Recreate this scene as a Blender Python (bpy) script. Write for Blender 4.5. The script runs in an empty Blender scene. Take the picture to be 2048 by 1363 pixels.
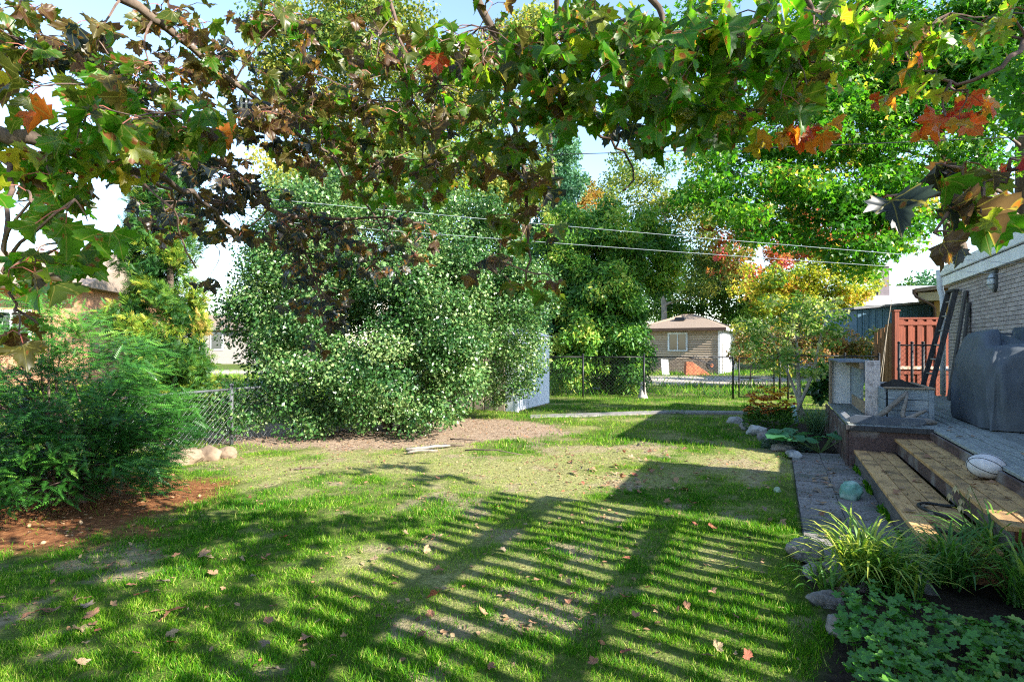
import bpy, bmesh, math, random
import numpy as np
from mathutils import Vector, Matrix, noise as mnoise

random.seed(11)
rng = np.random.default_rng(11)
scene = bpy.context.scene
COL = scene.collection

# ------------------------------------------------------------------ camera
HC, FPX = 1.5, 1150.0                      # camera height, focal length in photo pixels (2048 wide)
cam_d = bpy.data.cameras.new('camera')
cam = bpy.data.objects.new('camera', cam_d); COL.objects.link(cam)
cam.location = (0, 0, HC); cam.rotation_euler = (math.radians(90), 0, 0)
cam_d.sensor_width = 36; cam_d.lens = FPX/2048*36
cam_d.shift_y = (690-681.5)/2048
cam_d.clip_start = .05; cam_d.clip_end = 2000
scene.camera = cam
# ------------------------------------------------------------------ sky, sun, exposure
SUN = Vector((1.468, -1.045, 1.0)).normalized()      # towards the sun: right and behind
world = bpy.data.worlds.new('World'); scene.world = world; world.use_nodes = True
wn = world.node_tree.nodes; wl = world.node_tree.links
bg = wn['Background']
sky = wn.new('ShaderNodeTexSky'); sky.sky_type = 'NISHITA'; sky.sun_disc = False
sky.sun_elevation = math.asin(SUN.z); sky.sun_rotation = math.atan2(SUN.x, SUN.y)
sky.air_density = 1.0; sky.dust_density = .25; sky.ozone_density = 1.2
wl.new(sky.outputs[0], bg.inputs[0]); bg.inputs[1].default_value = .13
sd = bpy.data.lights.new('sun', 'SUN'); sd.energy = 5.0; sd.angle = math.radians(.4); sd.color = (1, .95, .84)
so = bpy.data.objects.new('sun', sd); COL.objects.link(so); so.location = (8, -6, 12)
so.rotation_euler = SUN.to_track_quat('Z', 'Y').to_euler()
vs = scene.view_settings
vs.view_transform = 'Standard'; vs.look = 'None'; vs.exposure = 1.9; vs.gamma = 1; vs.use_curve_mapping = False
scene.render.engine = 'CYCLES'
cy = scene.cycles
cy.max_bounces = 6; cy.diffuse_bounces = 3; cy.glossy_bounces = 2; cy.transmission_bounces = 4; cy.transparent_max_bounces = 6
cy.caustics_reflective = False; cy.caustics_refractive = False; cy.use_denoising = False; cy.pixel_filter_type = 'BLACKMAN_HARRIS'; cy.filter_width = 1.15; cy.sample_clamp_indirect = 4

# ------------------------------------------------------------------ coordinates
# world: x right, y away from the camera. The house, deck and fences stand on yard axes turned by YAW:
# t = away from the lawn towards the house, s = along the house wall away from the camera.
YAW = math.radians(24.6); CA, SA = math.cos(YAW), math.sin(YAW)
def Y2W(t, s, z=0.0): return Vector((t*CA+s*SA, -t*SA+s*CA, z))
def W2Y(x, y): return x*CA-y*SA, x*SA+y*CA
def at(px, py, d): return Vector(((px-1024)/FPX*d, d, HC+(690-py)/FPX*d))
def gp(px, py, z=0.0):
    d = (HC-z)*FPX/(py-690); return Vector(((px-1024)/FPX*d, d, z))

# ------------------------------------------------------------------ noise
_tab = rng.random((256, 256))
def noise2(x, y, sc=1.0, seed=0):
    x = np.asarray(x, float)*sc+seed*17.31; y = np.asarray(y, float)*sc+seed*9.77
    xi = np.floor(x).astype(int); yi = np.floor(y).astype(int)
    fx = x-xi; fy = y-yi; fx = fx*fx*(3-2*fx); fy = fy*fy*(3-2*fy)
    a = _tab[xi & 255, yi & 255]; b = _tab[(xi+1) & 255, yi & 255]
    c = _tab[xi & 255, (yi+1) & 255]; d = _tab[(xi+1) & 255, (yi+1) & 255]
    return (a*(1-fx)+b*fx)*(1-fy)+(c*(1-fx)+d*fx)*fy
def fbm(x, y, sc=1.0, seed=0):
    return noise2(x, y, sc, seed)*.55+noise2(x, y, sc*2.1, seed+1)*.3+noise2(x, y, sc*4.3, seed+2)*.15
def sstep(a, b, v):
    v = np.clip((np.asarray(v)-a)/(b-a), 0, 1); return v*v*(3-2*v)

# ------------------------------------------------------------------ materials
MATS = {}
def newmat(name):
    m = bpy.data.materials.new(name); m.use_nodes = True
    MATS[name] = m
    nt = m.node_tree; p = nt.nodes['Principled BSDF']
    return m, nt, p
def ramp(nt, stops):
    r = nt.nodes.new('ShaderNodeValToRGB'); e = r.color_ramp.elements
    while len(e) < len(stops): e.new(.5)
    for k, (pos, c) in enumerate(stops): e[k].position = pos; e[k].color = (*c, 1)
    return r
def pm(name, c1, c2=None, scale=6, stretch=(1, 1, 1), rough=.8, bump=.15, bscale=None, lo=.35, hi=.65, c3=None, s3=2.0, metallic=0, spec=.3):
    if name in MATS: return MATS[name]
    m, nt, p = newmat(name); L = nt.links; N = nt.nodes
    p.inputs['Roughness'].default_value = rough; p.inputs['Metallic'].default_value = metallic
    p.inputs['Specular IOR Level'].default_value = spec
    tc = N.new('ShaderNodeTexCoord'); mp = N.new('ShaderNodeMapping'); mp.inputs['Scale'].default_value = stretch
    oi = N.new('ShaderNodeObjectInfo'); add = N.new('ShaderNodeVectorMath'); add.operation = 'ADD'
    mul = N.new('ShaderNodeMath'); mul.operation = 'MULTIPLY'; mul.inputs[1].default_value = 37.0
    L.new(oi.outputs['Random'], mul.inputs[0]); L.new(tc.outputs['Object'], add.inputs[0]); L.new(mul.outputs[0], add.inputs[1])
    L.new(add.outputs[0], mp.inputs[0])
    n = N.new('ShaderNodeTexNoise'); n.inputs['Scale'].default_value = scale; n.inputs['Detail'].default_value = 6; n.inputs['Roughness'].default_value = .65
    L.new(mp.outputs[0], n.inputs['Vector'])
    c2 = c2 or tuple(v*.6 for v in c1)
    r = ramp(nt, [(lo, c2), (hi, c1)]); L.new(n.outputs[0], r.inputs[0])
    out = r.outputs[0]
    if c3:
        n3 = N.new('ShaderNodeTexNoise'); n3.inputs['Scale'].default_value = s3; n3.inputs['Detail'].default_value = 5; L.new(add.outputs[0], n3.inputs['Vector'])
        r3 = ramp(nt, [(.5, (0, 0, 0)), (.68, (1, 1, 1))]); L.new(n3.outputs[0], r3.inputs[0])
        mx = N.new('ShaderNodeMix'); mx.data_type = 'RGBA'; L.new(r3.outputs[0], mx.inputs[0]); L.new(out, mx.inputs[6]); mx.inputs[7].default_value = (*c3, 1)
        out = mx.outputs[2]
    hsv = N.new('ShaderNodeHueSaturation'); mr = N.new('ShaderNodeMapRange'); mr.inputs[3].default_value = .82; mr.inputs[4].default_value = 1.15
    L.new(oi.outputs['Random'], mr.inputs[0]); L.new(mr.outputs[0], hsv.inputs['Value']); L.new(out, hsv.inputs['Color'])
    L.new(hsv.outputs[0], p.inputs['Base Color'])
    if bump:
        b = N.new('ShaderNodeBump'); b.inputs['Strength'].default_value = bump; b.inputs['Distance'].default_value = .02
        if bscale:
            n2 = N.new('ShaderNodeTexNoise'); n2.inputs['Scale'].default_value = bscale; n2.inputs['Detail'].default_value = 5; L.new(mp.outputs[0], n2.inputs['Vector']); L.new(n2.outputs[0], b.inputs['Height'])
        else: L.new(n.outputs[0], b.inputs['Height'])
        L.new(b.outputs[0], p.inputs['Normal'])
    return m
def leafmat(name, stops, trans=.4, rough=.5, spec=.35, tb=1.5):
    """leaf colours from the per-leaf attribute var; light also passes through the blade"""
    if name in MATS: return MATS[name]
    m, nt, p = newmat(name); L = nt.links; N = nt.nodes
    a = N.new('ShaderNodeAttribute'); a.attribute_name = 'var'
    r = ramp(nt, stops); L.new(a.outputs['Fac'], r.inputs[0]); L.new(r.outputs[0], p.inputs['Base Color'])
    p.inputs['Roughness'].default_value = rough; p.inputs['Specular IOR Level'].default_value = spec
    t = N.new('ShaderNodeBsdfTranslucent')
    g = N.new('ShaderNodeMix'); g.data_type = 'RGBA'; g.blend_type = 'MULTIPLY'; g.inputs[0].default_value = 1
    L.new(r.outputs[0], g.inputs[6]); g.inputs[7].default_value = (tb*1.05, tb*1.1, tb*.6, 1); L.new(g.outputs[2], t.inputs[0])
    ms = N.new('ShaderNodeMixShader'); ms.inputs[0].default_value = trans
    L.new(p.outputs[0], ms.inputs[1]); L.new(t.outputs[0], ms.inputs[2]); L.new(ms.outputs[0], N['Material Output'].inputs[0])
    return m

# ------------------------------------------------------------------ object helpers
def tag(o, label=None, cat=None, group=None, kind=None):
    if label: o['label'] = label
    if cat: o['category'] = cat
    if group: o['group'] = group
    if kind: o['kind'] = kind
    return o
def empty(name, loc=(0, 0, 0), rz=0.0, label=None, cat=None, group=None):
    o = bpy.data.objects.new(name, None); COL.objects.link(o); o.location = loc; o.rotation_euler = (0, 0, rz); o.empty_display_size = .1
    return tag(o, label, cat, group)
def yard(name, t, s, z, label, cat, group=None):
    return empty(name, Y2W(t, s, z), -YAW, label, cat, group)
def link(name, me, mat=None, parent=None, loc=None, rot=None):
    o = bpy.data.objects.new(name, me); COL.objects.link(o)
    if mat and not me.materials: me.materials.append(mat)
    if parent: o.parent = parent
    if loc is not None: o.location = loc
    if rot is not None: o.rotation_euler = rot
    return o
def copy_tree(o, parent=None):
    c = o.copy(); COL.objects.link(c); c.parent = parent
    for ch in list(o.children): copy_tree(ch, c)
    return c

class MB:
    def __init__(self): self.v = []; self.f = []
    def add(self, vs, fs):
        b = len(self.v); self.v += [tuple(p) for p in vs]; self.f += [tuple(i+b for i in f) for f in fs]; return self
    def box(self, x0, x1, y0, y1, z0, z1):
        return self.add([(x0, y0, z0), (x1, y0, z0), (x1, y1, z0), (x0, y1, z0), (x0, y0, z1), (x1, y0, z1), (x1, y1, z1), (x0, y1, z1)],
                        [(0, 3, 2, 1), (4, 5, 6, 7), (0, 1, 5, 4), (1, 2, 6, 5), (2, 3, 7, 6), (3, 0, 4, 7)])
    def hexa(self, b, t):   # four bottom corners, four top corners
        return self.add(list(b)+list(t), [(0, 3, 2, 1), (4, 5, 6, 7), (0, 1, 5, 4), (1, 2, 6, 5), (2, 3, 7, 6), (3, 0, 4, 7)])
    def beam(self, p0, p1, w, h, up=(0, 0, 1)):
        p0 = Vector(p0); p1 = Vector(p1); d = (p1-p0).normalized(); up = Vector(up)
        x = d.cross(up)
        if x.length < 1e-4: x = d.cross(Vector((1, 0, 0)))
        x.normalize(); u = x.cross(d)
        c = [(-w/2, -h/2), (w/2, -h/2), (w/2, h/2), (-w/2, h/2)]
        return self.hexa([p0+x*a+u*b for a, b in c], [p1+x*a+u*b for a, b in c])
    def tube(self, pts, rad, n=6, cap=True):
        pts = [Vector(p) for p in pts]
        if not hasattr(rad, '__len__'): rad = [rad]*len(pts)
        rings = []; x = None
        for i, p in enumerate(pts):
            d = (pts[min(i+1, len(pts)-1)]-pts[max(i-1, 0)])
            d = d.normalized() if d.length > 1e-9 else Vector((0, 0, 1))
            if x is None:
                x = d.cross(Vector((0, 0, 1)))
                if x.length < .05: x = d.cross(Vector((1, 0, 0)))
            x = (x-d*x.dot(d))
            if x.length < 1e-6: x = d.orthogonal()
            x.normalize(); y = d.cross(x)
            rings.append([p+(x*math.cos(a)+y*math.sin(a))*rad[i] for a in [2*math.pi*k/n for k in range(n)]])
        vs = [q for r in rings for q in r]; fs = []
        for i in range(len(pts)-1):
            for k in range(n): fs.append((i*n+k, i*n+(k+1) % n, (i+1)*n+(k+1) % n, (i+1)*n+k))
        if cap: fs.append(tuple(range(n-1, -1, -1))); fs.append(tuple((len(pts)-1)*n+k for k in range(n)))
        return self.add(vs, fs)
    def prism(self, poly, axis, a0, a1):   # polygon in the two other axes, extruded along axis
        def mk(p, a):
            return {'x': (a, p[0], p[1]), 'y': (p[0], a, p[1]), 'z': (p[0], p[1], a)}[axis]
        n = len(poly)
        return self.add([mk(p, a0) for p in poly]+[mk(p, a1) for p in poly],
                        [tuple(range(n-1, -1, -1)), tuple(range(n, 2*n))]+[(k, (k+1) % n, n+(k+1) % n, n+k) for k in range(n)])
    def mesh(self, name, smooth=False):
        me = bpy.data.meshes.new(name); me.from_pydata(self.v, [], self.f)
        bm = bmesh.new(); bm.from_mesh(me); bmesh.ops.recalc_face_normals(bm, faces=bm.faces); bm.to_mesh(me); bm.free()
        if smooth: me.shade_smooth()
        return me
    def build(self, name, mat, parent=None, smooth=False, bevel=0, loc=None, rot=None):
        o = link(name, self.mesh(name, smooth), mat, parent, loc, rot)
        if bevel:
            b = o.modifiers.new('bevel', 'BEVEL'); b.width = bevel; b.segments = 1; b.limit_method = 'ANGLE'
        return o

def big_mesh(name, V, F, mat, parent=None, var=None, uv=None, kind=None, smooth=False, extra=None):
    """V (n,3); F list of (m,k) index arrays; var per face"""
    me = bpy.data.meshes.new(name)
    tot = sum(len(f) for f in F); nl = sum(f.size for f in F)
    me.vertices.add(len(V)); me.vertices.foreach_set('co', np.ascontiguousarray(V, np.float32).ravel())
    me.loops.add(nl); me.polygons.add(tot)
    li = np.concatenate([f.ravel() for f in F]).astype(np.int32)
    cnt = np.concatenate([np.full(len(f), f.shape[1], np.int32) for f in F])
    st = np.concatenate([[0], np.cumsum(cnt)[:-1]]).astype(np.int32)
    me.loops.foreach_set('vertex_index', li)
    me.polygons.foreach_set('loop_start', st); me.polygons.foreach_set('loop_total', cnt)
    if smooth: me.polygons.foreach_set('use_smooth', np.ones(tot, bool))
    me.update(calc_edges=True); me.validate()
    for nm, vv in (('var', var),)+tuple((extra or {}).items()):
        if vv is not None:
            a = me.attributes.new(nm, 'FLOAT', 'FACE'); a.data.foreach_set('value', np.ascontiguousarray(vv, np.float32))
    if uv is not None:
        l = me.uv_layers.new(name='UVMap'); l.data.foreach_set('uv', np.ascontiguousarray(uv[li], np.float32).ravel())
    o = link(name, me, mat, parent)
    if kind: o['kind'] = kind
    return o

def norm(a): return a/np.maximum(np.linalg.norm(a, axis=1, keepdims=True), 1e-9)
def rdir(n):
    return norm(rng.normal(size=(n, 3)))
def stamp(name, P, T, Nn, size, tmpl, faces, mat, parent=None, var=None, kind='stuff', uv=False, extra=None, width=None):
    """place one leaf template (x across, y towards the tip, z along the normal) at every point"""
    P = np.asarray(P, float); n = len(P); T = norm(T); X = norm(np.cross(T, Nn)); Z = np.cross(X, T)
    tm = np.asarray(tmpl, float); k = len(tm)
    size = np.broadcast_to(size, n); w = size if width is None else size*width
    V = (P[:, None, :]+X[:, None, :]*(tm[None, :, 0, None]*w[:, None, None])
         + T[:, None, :]*(tm[None, :, 1, None]*size[:, None, None])+Z[:, None, :]*(tm[None, :, 2, None]*size[:, None, None])).reshape(-1, 3)
    F = []; vf = []; order = []
    base = (np.arange(n)*k)[:, None]
    byl = {}
    for f in faces: byl.setdefault(len(f), []).append(f)
    var = np.zeros(n) if var is None else np.clip(var, 0, 1)
    ex = {kk: [] for kk in (extra or {})}
    for ln, fl in byl.items():
        for f in fl:
            F.append(base+np.array(f)[None, :]); vf.append(var)
            for kk in ex: ex[kk].append(extra[kk])
    return big_mesh(name, V, F, mat, parent, np.concatenate(vf), np.tile(tm[:, :2], (n, 1)) if uv else None, kind,
                    extra={kk: np.concatenate(v) for kk, v in ex.items()} if ex else None)

# leaf templates
OVATE = ([(0, 0, 0), (.30, .35, .06), (.22, .70, .05), (0, 1, -.04), (-.22, .70, .05), (-.30, .35, .06), (0, .5, -.03)],
         [(0, 1, 6), (1, 2, 6), (2, 3, 6), (3, 4, 6), (4, 5, 6), (5, 0, 6)])
OVATE4 = ([(0, 0, 0), (.30, .35, .07), (.22, .70, .06), (0, 1, -.04), (-.22, .70, .06), (-.30, .35, .07)], [(0, 1, 2, 3), (0, 3, 4, 5)])
STAR3 = ([(0, 0, 0), (.22, .42, .02), (0, 1, -.05), (-.22, .42, .02), (.60, .42, .08), (-.60, .42, .08)], [(0, 1, 2), (0, 2, 3), (0, 4, 1), (0, 3, 5)])
LEAF4 = ([(0, 0, 0), (.32, .45, .06), (0, 1, 0), (-.32, .45, .06)], [(0, 1, 2), (0, 2, 3)])
NARROW = ([(0, 0, 0), (.12, .4, .03), (0, 1, -.05), (-.12, .4, .03)], [(0, 1, 2), (0, 2, 3)])
STAR = ([(0, 0, 0), (.42, .05, .05), (.28, .30, 0), (.55, .60, .06), (.2, .58, 0), (0, 1, -.05), (-.2, .58, 0), (-.55, .60, .06), (-.28, .30, 0), (-.42, .05, .05), (0, .35, -.03)],
        [(0, 1, 2, 10), (2, 3, 4, 10), (4, 5, 6, 10), (6, 7, 8, 10), (8, 9, 0, 10)])
def feather(pairs=8, spread=.22, w=.022, rise=.02):
    v = []; f = []
    v += [(-.008, 0, 0), (.008, 0, 0), (0, 1, -.06)]; f.append((0, 1, 2))
    for k in range(pairs):
        y = .06+.9*k/pairs; ln = spread*(1-.35*k/pairs)
        for sg in (-1, 1):
            b = len(v); v += [(0, y-w, 0), (0, y+w, 0), (sg*ln, y+ln*.55, rise)]; f.append((b, b+1, b+2))
    b = len(v); v += [(-w, .93, 0), (w, .93, 0), (0, 1.12, -.02)]; f.append((b, b+1, b+2))
    return v, f
YEW = feather(7, .17, .046)
def fan():
    v = []; f = []
    for ang, ln in ((-.85, .55), (-.5, .8), (-.18, .95), (.12, 1.0), (.45, .82), (.8, .58)):
        x, y = math.sin(ang)*ln, math.cos(ang)*ln
        nx, ny = math.cos(ang)*.045, -math.sin(ang)*.045
        b = len(v); v += [(nx*.3, ny*.3, 0), (x*.7+nx*1.2, y*.7+ny*1.2, .03), (x, y, -.03)]; f.append((b, b+1, b+2))
    return v, f
FAN = fan()

def clumps(ells, n, rmin, rmax, outer=.5):
    """clump centres in a set of ellipsoids, biased to the outside"""
    vol = np.array([e[3]*e[4]*e[5] for e in ells]); pick = rng.choice(len(ells), n, p=vol/vol.sum())
    E = np.array(ells, float)[pick]; d = rdir(n); u = outer+(1-outer)*rng.random(n)**.6
    c = E[:, :3]+d*E[:, 3:]*u[:, None]
    return np.column_stack([c, rmin+(rmax-rmin)*rng.random(n)])
def crown(name, C, n, size, tmpl, mat, parent, droop=.3, flat=.75, up=.35, vmean=.5, vs=.3, svar=.3, center=None, zmin=.05, width=None, vz=None, vclump=.22):
    C = np.asarray(C, float); p = C[:, 3]**2; pick = rng.choice(len(C), n, p=p/p.sum())
    d = rdir(n); r = C[pick, 3]*rng.random(n)**.45
    P = C[pick, :3]+d*r[:, None]*np.array([1, 1, flat])
    ok = P[:, 2] > zmin; P = P[ok]; d = d[ok]; pick = pick[ok]; n = len(P)
    out = d if center is None else norm(P-np.asarray(center))*.6+d*.5
    Nn = norm(out*.7+np.array([0, 0, up])+rdir(n)*.8)
    T = norm(rdir(n)*.8+out*.4+np.array([0, 0, -droop]))
    cv = rng.normal(0, vclump, len(C))
    var = vmean+cv[pick]+rng.normal(0, vs*.5, n)
    if vz is not None: var = var+vz(P)
    sz = size*(1-svar+2*svar*rng.random(n))
    return stamp(name, P, T, Nn, sz, tmpl[0], tmpl[1], mat, parent, var, width=width)
def bez(p0, p1, sag=0.0, wob=.06, k=6):
    p0 = Vector(p0); p1 = Vector(p1); L = (p1-p0).length; out = []
    o = Vector((random.uniform(-1, 1), random.uniform(-1, 1), random.uniform(-.6, .6)))*wob*L
    for i in range(k):
        u = i/(k-1); out.append(p0.lerp(p1, u)+o*math.sin(math.pi*u)+Vector((0, 0, sag*L*math.sin(math.pi*u)))+Vector((random.uniform(-1, 1), random.uniform(-1, 1), random.uniform(-1, 1)))*wob*.18*L*(0 < i < k-1))
    return out
def tree(name, label, base, trunk_top, r0, C, leaf, mat, bark, cat='tree', group=None, limbs=14, lr=.3, crown_kw=None, n=20000, stems=None, crown_name='crown'):
    root = empty(name, base, 0, label, cat, group)
    b = Vector(base); tt = Vector(trunk_top)
    mb = MB(); pts = bez((0, 0, -.1), tt-b, 0, .03, 7)
    mb.tube(pts, [r0*(1.25 if i == 0 else 1-.75*i/6) for i in range(7)], 8)
    for st in (stems or []):
        q = bez((random.uniform(-.2, .2), random.uniform(-.2, .2), -.05), Vector(st)-b, 0, .05, 6); mb.tube(q, [r0*.7*(1-.8*i/5) for i in range(6)], 6)
    mb.build('trunk', bark, root, smooth=True)
    idx = rng.choice(len(C), min(limbs, len(C)), replace=False)
    for k in idx:
        c = Vector(C[k][:3])-b
        u = min(.95, max(.3, (c.z-.25*(Vector((c.x, c.y, 0))-Vector((pts[3].x, pts[3].y, 0))).length)/max(pts[-1].z, .1)))
        f = u*6; i = min(5, int(f)); p0 = pts[i].lerp(pts[i+1], f-i)
        rr = r0*(1-.75*u)*lr*2
        q = bez(p0, c, .05, .07, 6); MB().tube(q, [max(.008, rr*(1-.85*j/5)) for j in range(6)], 5).build('limb', bark, root, smooth=True)
    Cl = np.asarray(C, float).copy(); Cl[:, :3] -= np.array(base)
    crown(crown_name, Cl, n, leaf[0], leaf[1], mat, root, **(crown_kw or {}))
    return root

# ------------------------------------------------------------------ shared materials
BARK = pm('bark', (.16, .12, .09), (.05, .035, .028), 9, (1, 1, .25), .95, .6)
BARK_PALE = pm('bark_pale', (.42, .38, .32), (.20, .17, .14), 9, (1, 1, .3), .9, .4)
TWIG = pm('twig_bark', (.17, .11, .085), (.06, .04, .035), 20, (1, 1, 1), .85, .3)
BLACKSTEEL = pm('black_coated_steel', (.016, .017, .02), (.01, .01, .012), 8, rough=.45, bump=.05)
GALV = pm('galvanised_wire', (.32, .34, .35), (.2, .21, .22), 8, rough=.5, bump=0, metallic=.6)
WHITEPAINT = pm('white_paint', (.74, .75, .78), (.58, .59, .62), 3, rough=.45, bump=.04)
CEDARWOOD = pm('new_tread_wood', (.56, .345, .15), (.40, .225, .09), 5, (14, 1, 14), .75, .25, c3=(.2, .12, .06), s3=5)
RISER = pm('stained_riser_wood', (.115, .07, .062), (.05, .034, .033), 4, (9, 1, 9), .85, .35, c3=(.2, .18, .17), s3=3)
DECKWOOD = pm('weathered_deck_wood', (.33, .345, .33), (.12, .13, .13), 7, (14, .6, 14), .9, .6, c3=(.30, .33, .29), s3=22)
GREYWOOD = pm('grey_painted_wood', (.27, .315, .35), (.15, .18, .21), 5, (2, 2, 8), .75, .25, c3=(.30, .33, .35), s3=4)
TANWOOD = pm('bare_tan_wood', (.34, .26, .18), (.18, .13, .09), 5, (10, 1.2, 10), .85, .35)
PALEWOOD = pm('pale_weathered_wood', (.64, .56, .53), (.46, .39, .37), 6, (9, 9, 1), .85, .35, c3=(.22, .18, .17), s3=14)
DARKWOOD = pm('dark_weathered_wood', (.075, .072, .075), (.03, .03, .032), 7, (8, 8, 1), .9, .4)
SOIL = pm('dark_soil', (.045, .032, .026), (.015, .011, .01), 18, rough=1, bump=.9)
STONE = pm('grey_granite', (.25, .235, .225), (.09, .085, .085), 22, rough=.9, bump=.7, c3=(.30, .25, .21), s3=3)
STONE_W = pm('white_limestone', (.44, .43, .415), (.19, .19, .195), 8, rough=.9, bump=.9, c3=(.15, .15, .155), s3=5)
STONE_T = pm('tan_fieldstone', (.30, .22, .15), (.14, .10, .07), 6, rough=.9, bump=.4)
REDWOOD = pm('red_stained_wood', (.215, .048, .022), (.13, .028, .013), 4, (10, 10, 1), .75, .2)
RUSTWOOD = pm('brown_stained_wood', (.26, .13, .06), (.13, .06, .03), 5, (10, 10, 1), .85, .3)

# ================================================================== THE GROUND
def zone_masks(x, y):
    """bare earth, needle mulch, gravel, thin dry turf: where the ground itself differs"""
    t, s = W2Y(x, y)
    w = fbm(x, y, .9, 3)-.5; w2 = fbm(x, y, 2.6, 8)-.5
    e = np.sqrt(((x+.25)/1.6)**2+((y-10.3)/1.3)**2)+w*.8+w2*.3
    e2 = np.sqrt(((x+2.6)/3.0)**2+((y-9.9)/1.6)**2)+w*.35+w2*.25
    dirt = np.maximum(1-sstep(.8, 1.08, e), 1-sstep(.85, 1.05, e2))
    m = np.sqrt(((x+4.75)/2.1)**2+((y-5.25)/1.4)**2)+w*.45+w2*.2
    mulch = 1-sstep(.85, 1.05, m)
    dry = np.clip((1-sstep(.6, 1.2, np.sqrt(((x-.0)/4.2)**2+((y-7.2)/1.6)**2)))*1.0+(fbm(x, y, 1.7, 21)-.50)*3.0, 0, 1)
    spots = sstep(.62, .72, fbm(x, y, 2.6, 61))*(1-sstep(8.5, 10, y))*.6
    dirt = np.maximum(dirt, spots)
    grav = (1-sstep(.8, 1.05, np.sqrt(((x-8.5)/5.5)**2+((y-25.0)/3.4)**2)+w*.4))
    grav = np.maximum(grav, (1-sstep(1.6, 2.4, np.abs(y-31-.1*(x+18))))*(x < -4))
    bed1 = (1-sstep(-.06, .06, .20+.06*np.sin(s*4)-t))*(s < 4.75)*(s > -6)
    line = .25-(s-8.8)*.30
    bed2 = (1-sstep(-.05, .08, line-t))*(s > 8.55)*(s < 12.6)*(t < 1.2)
    soil = np.maximum(bed1, bed2)
    return dirt, mulch, grav, soil, dry
def nonuni(lo, a, b, hi, step, grow=1.22):
    c = list(np.arange(a, b+1e-6, step)); d = step
    while c[-1] < hi: d *= grow; c.append(c[-1]+d)
    d = step
    while c[0] > lo: d *= grow; c.insert(0, c[0]-d)
    return np.array(c)
xs = nonuni(-450, -7, 7, 450, .09); ys = nonuni(-60, 1.8, 15, 700, .09)
GX, GY = np.meshgrid(xs, ys); nx, ny = len(xs), len(ys)
near = (1-sstep(12, 20, np.hypot(GX, GY-6)))
GZ = (fbm(GX, GY, .8, 5)-.5)*.05*near+(fbm(GX, GY, 5, 6)-.5)*.018*near
t_, s_ = W2Y(GX, GY)
flat = ((t_ > .1) & (t_ < 4) & (s_ > 4.3) & (s_ < 15))
GZ = np.where(flat, -.03, GZ)
dm = zone_masks(GX, GY)
V = np.stack([GX, GY, GZ], -1).reshape(-1, 3)
ii = (np.arange(ny-1)[:, None]*nx+np.arange(nx-1)[None, :]).ravel()
m, nt, p = newmat('ground'); N = nt.nodes; L = nt.links
def attr(nm):
    a = N.new('ShaderNodeAttribute'); a.attribute_name = nm; return a.outputs['Fac']
tc = N.new('ShaderNodeTexCoord')
def nz(sc, det=6):
    n = N.new('ShaderNodeTexNoise'); n.inputs['Scale'].default_value = sc; n.inputs['Detail'].default_value = det; n.inputs['Roughness'].default_value = .7
    L.new(tc.outputs['Object'], n.inputs['Vector']); return n.outputs[0]
def mixc(f, a, b):
    x = N.new('ShaderNodeMix'); x.data_type = 'RGBA'
    for sck, v in ((0, f), (6, a), (7, b)):
        if isinstance(v, (tuple, float)): x.inputs[sck].default_value = (*v, 1) if isinstance(v, tuple) else v
        else: L.new(v, x.inputs[sck])
    return x.outputs[2]
def rp(src, stops):
    r = ramp(nt, stops); L.new(src, r.inputs[0]); return r.outputs[0]
turf = rp(nz(9), [(.3, (.03, .06, .008)), (.5, (.07, .11, .016)), (.7, (.16, .16, .05))])
thatch = rp(nz(22), [(.3, (.09, .085, .03)), (.55, (.26, .25, .10)), (.75, (.40, .36, .19))])
col = mixc(attr('dry'), turf, thatch)
col = mixc(attr('dirt'), col, rp(nz(14), [(.3, (.13, .09, .065)), (.5, (.29, .21, .15)), (.72, (.42, .32, .24))]))
col = mixc(attr('mulch'), col, rp(nz(16), [(.3, (.055, .022, .012)), (.5, (.19, .075, .03)), (.72, (.34, .17, .075))]))
col = mixc(attr('gravel'), col, rp(nz(5), [(.3, (.30, .26, .22)), (.7, (.55, .48, .42))]))
col = mixc(attr('soil'), col, rp(nz(20), [(.3, (.014, .011, .01)), (.7, (.055, .04, .03))]))
L.new(col, p.inputs['Base Color']); p.inputs['Roughness'].default_value = 1; p.inputs['Specular IOR Level'].default_value = .1
b = N.new('ShaderNodeBump'); b.inputs['Strength'].default_value = .8; b.inputs['Distance'].default_value = .03; L.new(nz(40, 3), b.inputs['Height']); L.new(b.outputs[0], p.inputs['Normal'])
go = big_mesh('ground', V, [np.stack([ii, ii+1, ii+nx+1, ii+nx], 1)], m, kind='structure', smooth=True)
for nm, vv in zip(('dirt', 'mulch', 'gravel', 'soil', 'dry'), dm):
    a = go.data.attributes.new(nm, 'FLOAT', 'POINT'); a.data.foreach_set('value', np.ascontiguousarray(vv.ravel(), np.float32))
def gz(x, y):
    return (fbm(x, y, .8, 5)-.5)*.05+(fbm(x, y, 5, 6)-.5)*.018

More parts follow.
